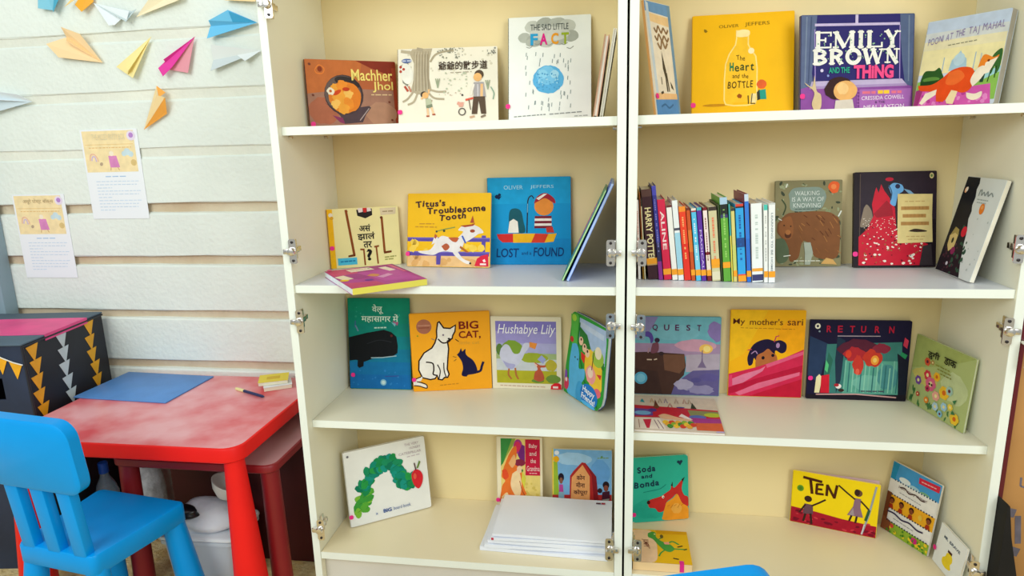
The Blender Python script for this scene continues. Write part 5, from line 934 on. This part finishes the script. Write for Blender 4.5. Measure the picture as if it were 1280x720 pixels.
t = book('thick yellow board book with a green frog, lying flat at the left front', (.0915, .0185, 0, 0, .1385, .136), Z4, .022, '#e8b41c', d, '#f0cf9c', hard=False, flat=True, spine_side='bottom', pages='#e8c890')
m = MB(); m.box((.040, -.0012, -.0014), (.050, .02, .012), mat('#e0208c', .5)); m.build('sticker', t, label='small pink sticker')
def d(P):
    P.P('#aa1c30', [(0, .7), (.3, .72), (.6, .76), (1, .78), (1, 1), (0, 1)]); P.dots('#7a1428', .02, .76, .98, .98, 20, .02, .04, 3, .5, 30); P.dots('#c83a44', .02, .76, .98, .98, 12, .015, .03, 5, .5, 30); P.E('#5f9a2c', .1, .32, .04, .06); P.E('#4a7a24', .1, .32, .022, .035)
    K = '#3a2620'
    P.E(K, .2, .5, .045, .06); P.P('#6a4a56', [(.16, .6), (.26, .6), (.27, .78), (.15, .8)]); P.S(K, .022, [(.25, .62), (.33, .54), (.4, .46)]); P.S(K, .02, [(.17, .62), (.11, .78)]); P.S(K, .026, [(.18, .8), (.16, .94)]); P.S(K, .026, [(.24, .78), (.26, .96)])
    P.E('#6a4a34', .765, .22, .045, .065); P.E(K, .75, .21, .03, .06); P.P('#8a6a7c', [(.73, .32), (.8, .32), (.8, .48), (.84, .66), (.66, .66), (.72, .48)]); P.P('#a09098', [(.72, .5), (.68, .65), (.74, .65)]); P.S(K, .02, [(.73, .34), (.64, .25), (.54, .14)]); P.S(K, .02, [(.8, .36), (.86, .44), (.9, .5)]); P.S(K, .022, [(.71, .66), (.69, .76)]); P.S(K, .022, [(.77, .66), (.76, .78)])
    P.S('#9aa0a4', .022, [(.955, .05), (.9, .6), (.84, .97)]); P.S('#2f5a3c', .03, [(.9, .5), (.87, .7)]); P.S('#d8d0d0', .012, [(.86, .78), (.84, .97)])
    P.S('#4c2412', .036, [(.13, .1), (.34, .13)]); P.S('#4c2412', .034, [(.21, .12), (.24, .38)])
    for q in (((.29, .19), (.29, .37)), ((.29, .19), (.36, .18)), ((.29, .28), (.35, .275)), ((.29, .37), (.37, .36)), ((.41, .37), (.41, .17)), ((.41, .17), (.5, .39)), ((.5, .39), (.52, .15))): P.S('#4c2412', .03, q)
t = book('yellow landscape book with two dark child silhouettes, standing slightly open', (.5345, .2403, -17.3, .6, .1999, .1465), Z4, .004, '#f5d518', d, hard=False)
m = MB(); q = [(-.1, .0, .0), (.0985, .022, .0), (.0985, .022, .1445), (-.1, .0, .1455)]; m.add([(x, y + .0042, z) for x, y, z in q] + [(x, y + .0054, z) for x, y, z in q], [[0, 1, 2, 3], [7, 6, 5, 4], [0, 4, 5, 1], [1, 5, 6, 2], [2, 6, 7, 3], [3, 7, 4, 0]], mat('#d8b8c0', .5)); m.build('open_leaf', t, label='pale pink inside leaf')
def d(P):
    P.Rc('#4a9cd8', 0, 0, 1, .25); P.P('#2a90c0', [(0, 0), (.14, 0), (.1, .25), (0, .25)]); P.E('#e4eef2', .3, .2, .12, .04); P.E('#a8d0e0', .5, .24, .12, .04); P.E('#7ab08a', .72, .24, .1, .03); P.Rc('#efece8', .12, .24, .97, .46); P.Rc('#f2b02a', 0, .46, 1, .66); P.Rc('#efece8', .03, .66, .98, .84); P.Rc('#7a4428', 0, .44, .1, 1); P.Rc('#98b838', 0, .84, 1, 1); P.P('#8a5030', [(0, .8), (.2, .84), (.2, 1), (0, 1)])
    P.P('#d83048', [(.56, .05), (.97, .03), (.97, .12), (.57, .13)]); P.D('#f0c0c0', .62, .09, .9, .08, .018, 3)
    for v in (.25, .46, .66, .84):
        for k in range(16): P.Rc('#2a3040' if v != .25 else '#2a5070', .1 + k * .055, v - .012, .13 + k * .055, v + .006)
    for a in (.14, .34, .55, .9): P.E('#3a1c14', a, .53, .05, .04); P.E('#8a4a2c', a, .55, .04, .035); P.P('#a8341c', [(a - .05, .65), (a - .03, .59), (a + .03, .59), (a + .05, .65)])
    P.E('#e8c04a', .74, .56, .04, .04); P.S('#4a2a1a', .02, P.curve([(.24, .31), (.34, .29), (.44, .33), (.56, .3), (.68, .33), (.76, .32)])); P.S('#3a3050', .03, P.curve([(.1, .71), (.24, .7), (.4, .73), (.56, .71), (.72, .74), (.84, .73)])); P.D('#8a8a90', .26, .38, .7, .39, .012, 3); P.D('#8a8a90', .24, .77, .66, .78, .012, 5)
    P.dots('#f2d030', .2, .86, .98, .98, 12, .02, .035, 2); P.E('#d02a7a', .72, .9, .07, .04); P.dots('#4a8a2a', .15, .86, .98, .99, 18, .015, .03, 6); P.E('#d84a3a', .24, .88, .04, .03)
    P.title('#5a4048', 'I am many things!', .22, .285, .8, .335)
book('striped rainbow book with small orange faces, tilted right end of the bottom shelf', (.6905, .2050, -63.4, 7.4, .1354, .1838), Z4, .005, '#e9e6e2', d, hard=False)
def d(P):
    P.blob('#f2d62a', [(.42, .52), (.52, .46), (.62, .5), (.66, .6), (.62, .7), (.66, .8), (.5, .86), (.34, .82), (.32, .7), (.4, .62)]); P.P('#4a2420', [(.44, .42), (.6, .42), (.6, .48), (.44, .48)])
    P.title('#27405c', 'MR.', .2, .2, .36, .27, bold=.03); P.title('#27405c', 'BRAVE', .42, .2, .82, .27, bold=.02)
book('small white square book with a yellow shape, in the lower right corner', (.7310, .0830, -88, 7.0, .108, .100), Z4, .005, '#f0f4f6', d, hard=False, sticker=(.02, .66))

# ---------------------------------------------------------------- the row of upright spines, second shelf of the right bookcase
def spine_book(label, xl, xr, zt, tilt, c, bands=(), text=None, tc='#f0ead8', sticker=True, depth=.13, pages='#efe6d2', cover=None, sv=None):
    x0 = .033 + (xl / 4.5 - 20) * .001673; x1 = .033 + (xr / 4.5 - 20) * .001673
    a = R(tilt); th = (x1 - x0) * math.cos(a) - .0003; h = (zt - Z2) / math.cos(a)
    yf = .087 - (x0 - .033) * .115
    t = thing('book', label, 'book', (x0, yf, Z2 + .0006), 0, 'upright books in the row')
    t.rotation_euler = (0, -a, 0)
    m = MB(); cm = mat(c, .42, noise=.04, scale=20); k = mat(cover or c, .42)
    m.box((0, 0, 0), (th, .0012, h), cm, .0006, 1); m.box((0, .0012, 0), (.0009, depth, h), k); m.box((th - .0009, .0012, 0), (th, depth, h), k)
    for v0, v1, bc in bands: m.box((.0001, -.0003, h * (1 - v1)), (th - .0001, .0002, h * (1 - v0)), mat(bc, .42))
    m.build('cover', t)
    m = MB(); m.box((.0009, .0012, .0015), (th - .0009, depth - .002, h - .003), mat(pages, .8, noise=.06, scale=60)); m.build('page_block', t)
    if text:
        m = MB(); vs, fs = glyphs(text[0], .02 if len(text[0]) > 3 else .01); v0, v1, wd = text[1:]
        H = h * (v1 - v0); m.add([(th * .5 + (y - .5) * th * wd, -.0006, h * (1 - v0) - x * H) for x, y in vs], fs, mat(tc, .4)); m.build('title', t)
    elif sv:
        m = MB(); rnd = random.Random(int(xl)); z = h * .86
        while z > h * .3:
            d_ = rnd.uniform(.0015, .005); m.box((th * .36, -.0005, z - d_), (th * .6, -.0001, z), mat(sv, .4)); z -= d_ + .0014 + (.006 if rnd.random() < .2 else 0)
        m.build('title', t)
    if sticker:
        m = MB(); s0 = .012 if sticker is True else sticker; m.box((-.0003, -.0008, s0), (th + .0003, -.0004, s0 + .013), mat('#f5a21e', .5)); m.build('sticker', t, label='orange shelf sticker')
    return t
spine_book('white and dark red spine, first at the left end of the row, behind the hinge', 80, 95, 1.058, 2.6, '#ece0d8', ((.55, .72, '#b88a7c'), (.8, 1, '#e8e4de')), sticker=False, sv='#c0604a', cover='#7a2a1c')
spine_book('thin orange yellow spine, second from the left of the row', 108, 112, 1.074, 3.4, '#e8b040', ((0, .5, '#a8401c'),), sticker=False)
spine_book('thin black and cream spine, left of the large maroon one', 117, 124, 1.062, 3.9, '#e9dfb4', ((.0, .1, '#2a2420'),), sticker=False, cover='#2a2420')
spine_book('thick dark maroon spine with large cream lettering and orange sticker', 139, 199, 1.080, 5.6, '#3a1620', ((.0, .08, '#5a3a34'), (.82, .84, '#c8a060')), ('HARRY POTTER', .2, .8, .62), '#f0e2a8', .035)
o = MB(); o.lathe([(.004, 0), (.0042, .0008)], mat('#efe6d8', .4), 12, Matrix.Translation((.052, .0855, Z2 + .175)) @ Matrix.Rotation(R(90), 4, 'X'))
spine_book('indigo blue spine leaning against the large maroon one', 201, 226, 1.088, 5.6, '#32328e', ((.0, .1, '#4a4ab8'), (.6, .8, '#2a2450'), (.8, 1, '#8a2a8c')), sticker=False, sv='#8a8ad0')
spine_book('crimson spine with pale capital letters, right of the indigo one', 231, 276, 1.058, 6.2, '#d61e48', (), ('ALINE', .14, .62, .5), '#f4d8d4')
spine_book('plain white spine between the crimson and the pale blue ones', 280, 311, 1.046, 6.2, '#f0eee6', ((.0, .03, '#6a2a2a'),), sticker=True)
spine_book('white spine fading to pale blue below', 314, 346, 1.056, 6.2, '#e9edec', ((.4, .85, '#9fd0e2'), (.34, .37, '#4a4a5a')), sv=None)
spine_book('bright red spine with an orange top', 349, 387, 1.043, 6.2, '#e3301f', ((.0, .07, '#f0902a'), (.07, .5, '#e8401f')), sv='#f6b06a', sticker=False)
spine_book('rust orange spine between the bright red and the light blue ones', 390, 412, 1.040, 6.2, '#c9521e', ((.0, .03, '#6a2a1c'), (.3, .6, '#d8762a')), sticker=True)
spine_book('light blue spine with a dark top band', 416, 444, 1.039, 6.0, '#56bfe4', ((.0, .03, '#efe0d0'), (.03, .05, '#a02a2a'), (.5, .9, '#7acbe6')), sv='#e8f2f4')
spine_book('violet spine left of the maroon and white one', 447, 474, 1.041, 6.0, '#5a2a9c', ((.0, .04, '#4ab0b8'),), ('MAGICAL', .3, .85, .45), '#c8b0e8')
spine_book('maroon spine with white lettering, right of the violet one', 479, 503, 1.041, 5.8, '#7a1c26', ((.04, .6, '#efe0d8'), (.64, .9, '#e8d8c8')), sv='#7a1c26')
spine_book('beige spine with a dark cap and orange sticker at its foot', 507, 553, 1.042, 5.4, '#cfc99c', ((.0, .05, '#3a2f28'), (.75, .82, '#f0a428'), (.87, .98, '#e0d8b8')), sv='#e8805c', sticker=.036)
spine_book('very thin dark green spine', 557, 566, 1.048, 5.2, '#3a4a2a', (), sticker=False)
spine_book('grass green spine with a black top', 570, 611, 1.062, 5.2, '#62a83a', ((.0, .08, '#a8c8e0'), (.08, .2, '#1c2420'), (.2, .24, '#3a3a6a')), sv='#9ad06a', sticker=.03)
spine_book('thin teal spine, right of the grass green one', 614, 622, 1.048, 4.8, '#4ab0b0', ((.4, 1, '#e8d84a'),), sticker=False)
spine_book('pale yellow spine between the teal and sky blue ones', 625, 645, 1.040, 4.8, '#d9cf7c', ((.0, .04, '#3a3a3a'), (.5, .9, '#c8d070')), sticker=True)
spine_book('sky blue spine with a dark round emblem', 650, 694, 1.048, 4.8, '#2fa4e2', ((.0, .03, '#d8402c'), (.03, .05, '#2a2420'), (.43, .55, '#1c4a8c'), (.9, .96, '#e8503c')), sv='#1c5aa8', sticker=.001)
spine_book('deep blue spine beside the sky blue one', 698, 721, 1.069, 4.6, '#2a6fd0', ((.0, .08, '#c8d8e8'), (.1, .5, '#2f7ad8')), sv=None, cover='#8a2a4a')
spine_book('thick white spine with a dark blue mark at its foot', 726, 786, 1.049, 3.9, '#eef2f0', ((.82, .86, '#f2a83a'), (.9, .98, '#3a3a6a')), sv='#c2cfc8', sticker=False)
spine_book('thin white spine with a teal top, second from the right of the row', 790, 811, 1.047, 3.4, '#f0f1ec', ((.0, .07, '#4ac4b4'),), sv='#b8bcb8')
spine_book('white spine at the right end of the row, next to the bear cover', 814, 849, 1.050, 3.0, '#eff1ee', ((.0, .02, '#d0d4d0'),), ('LEARNING TO BE HOME', .12, .86, .32), '#9aa4a8')

# ---------------------------------------------------------------- pile of white paper on the bottom shelf of the left bookcase
def bundle(label, z, cx, cy, w_, d_, th, rz, seed, curl):
    rnd = random.Random(seed); nx, ny = 18, 12; vs = []; fs = []
    for top in (0, 1):
        for j in range(ny + 1):
            for i in range(nx + 1):
                u, v = i / nx - .5, j / ny - .5
                lift = curl * (max(0, -u - .2) ** 2 * 1.5 + max(0, -v - .25) ** 2 * 1.2 * (.5 + .5 * math.sin(u * 9 + seed)))
                vs.append((u * w_, v * d_, lift + (th * (.86 + .14 * math.sin(u * 7 + seed) * math.cos(v * 5)) if top else 0)))
    N = (nx + 1) * (ny + 1)
    for j in range(ny):
        for i in range(nx):
            a = j * (nx + 1) + i; fs += [[N + a, N + a + 1, N + a + nx + 2, N + a + nx + 1], [a, a + nx + 1, a + nx + 2, a + 1]]
    edge = [i for i in range(nx + 1)] + [j * (nx + 1) + nx for j in range(1, ny + 1)] + [ny * (nx + 1) + i for i in range(nx - 1, -1, -1)] + [j * (nx + 1) for j in range(ny - 1, 0, -1)]
    for a, b in zip(edge, edge[1:] + edge[:1]): fs.append([a, b, N + b, N + a])
    t = thing('paper_bundle', label, 'paper', (cx, cy, z), R(rz), 'bundles of white paper')
    m = MB(); m.add(vs, fs, mat('#eceff8', .7, noise=.015, scale=6), True); m.build('sheets', t); return t
z = Z4 + .0008
for i, (lb, cx, cy, w_, d_, th, rz, curl) in enumerate((
    ('lowest bundle of white paper in the pile, sticking out farthest left', -.192, .141, .318, .186, .011, -2.0, .0),
    ('second bundle from below in the pile of white paper', -.186, .142, .312, .184, .010, .8, .0),
    ('third bundle from below in the pile of white paper', -.180, .142, .302, .186, .010, -1.2, .0),
    ('fourth bundle from below in the pile, just under the top one', -.176, .142, .300, .186, .008, .9, .0),
    ('topmost bundle of white paper with a small red stamp in the corner', -.173, .142, .292, .186, .008, -.6, .0))):
    t = bundle(lb, z, cx, cy, w_, d_, th, rz, i + 2, curl); z += th + .0012
    if i == 4:
        m = MB(); m.box((.104, .070, .0088), (.116, .076, .0092), mat('#4a1c24', .6)); m.box((.118, .070, .0088), (.128, .077, .0092), mat('#b01c30', .6)); m.build('stamp', t, label='dark red printed mark')
    if i == 3:
        m = MB(); m.box((-.148, -.0938, .001), (-.142, -.0928, .007), mat('#c03048', .6)); m.build('red_tab', t)
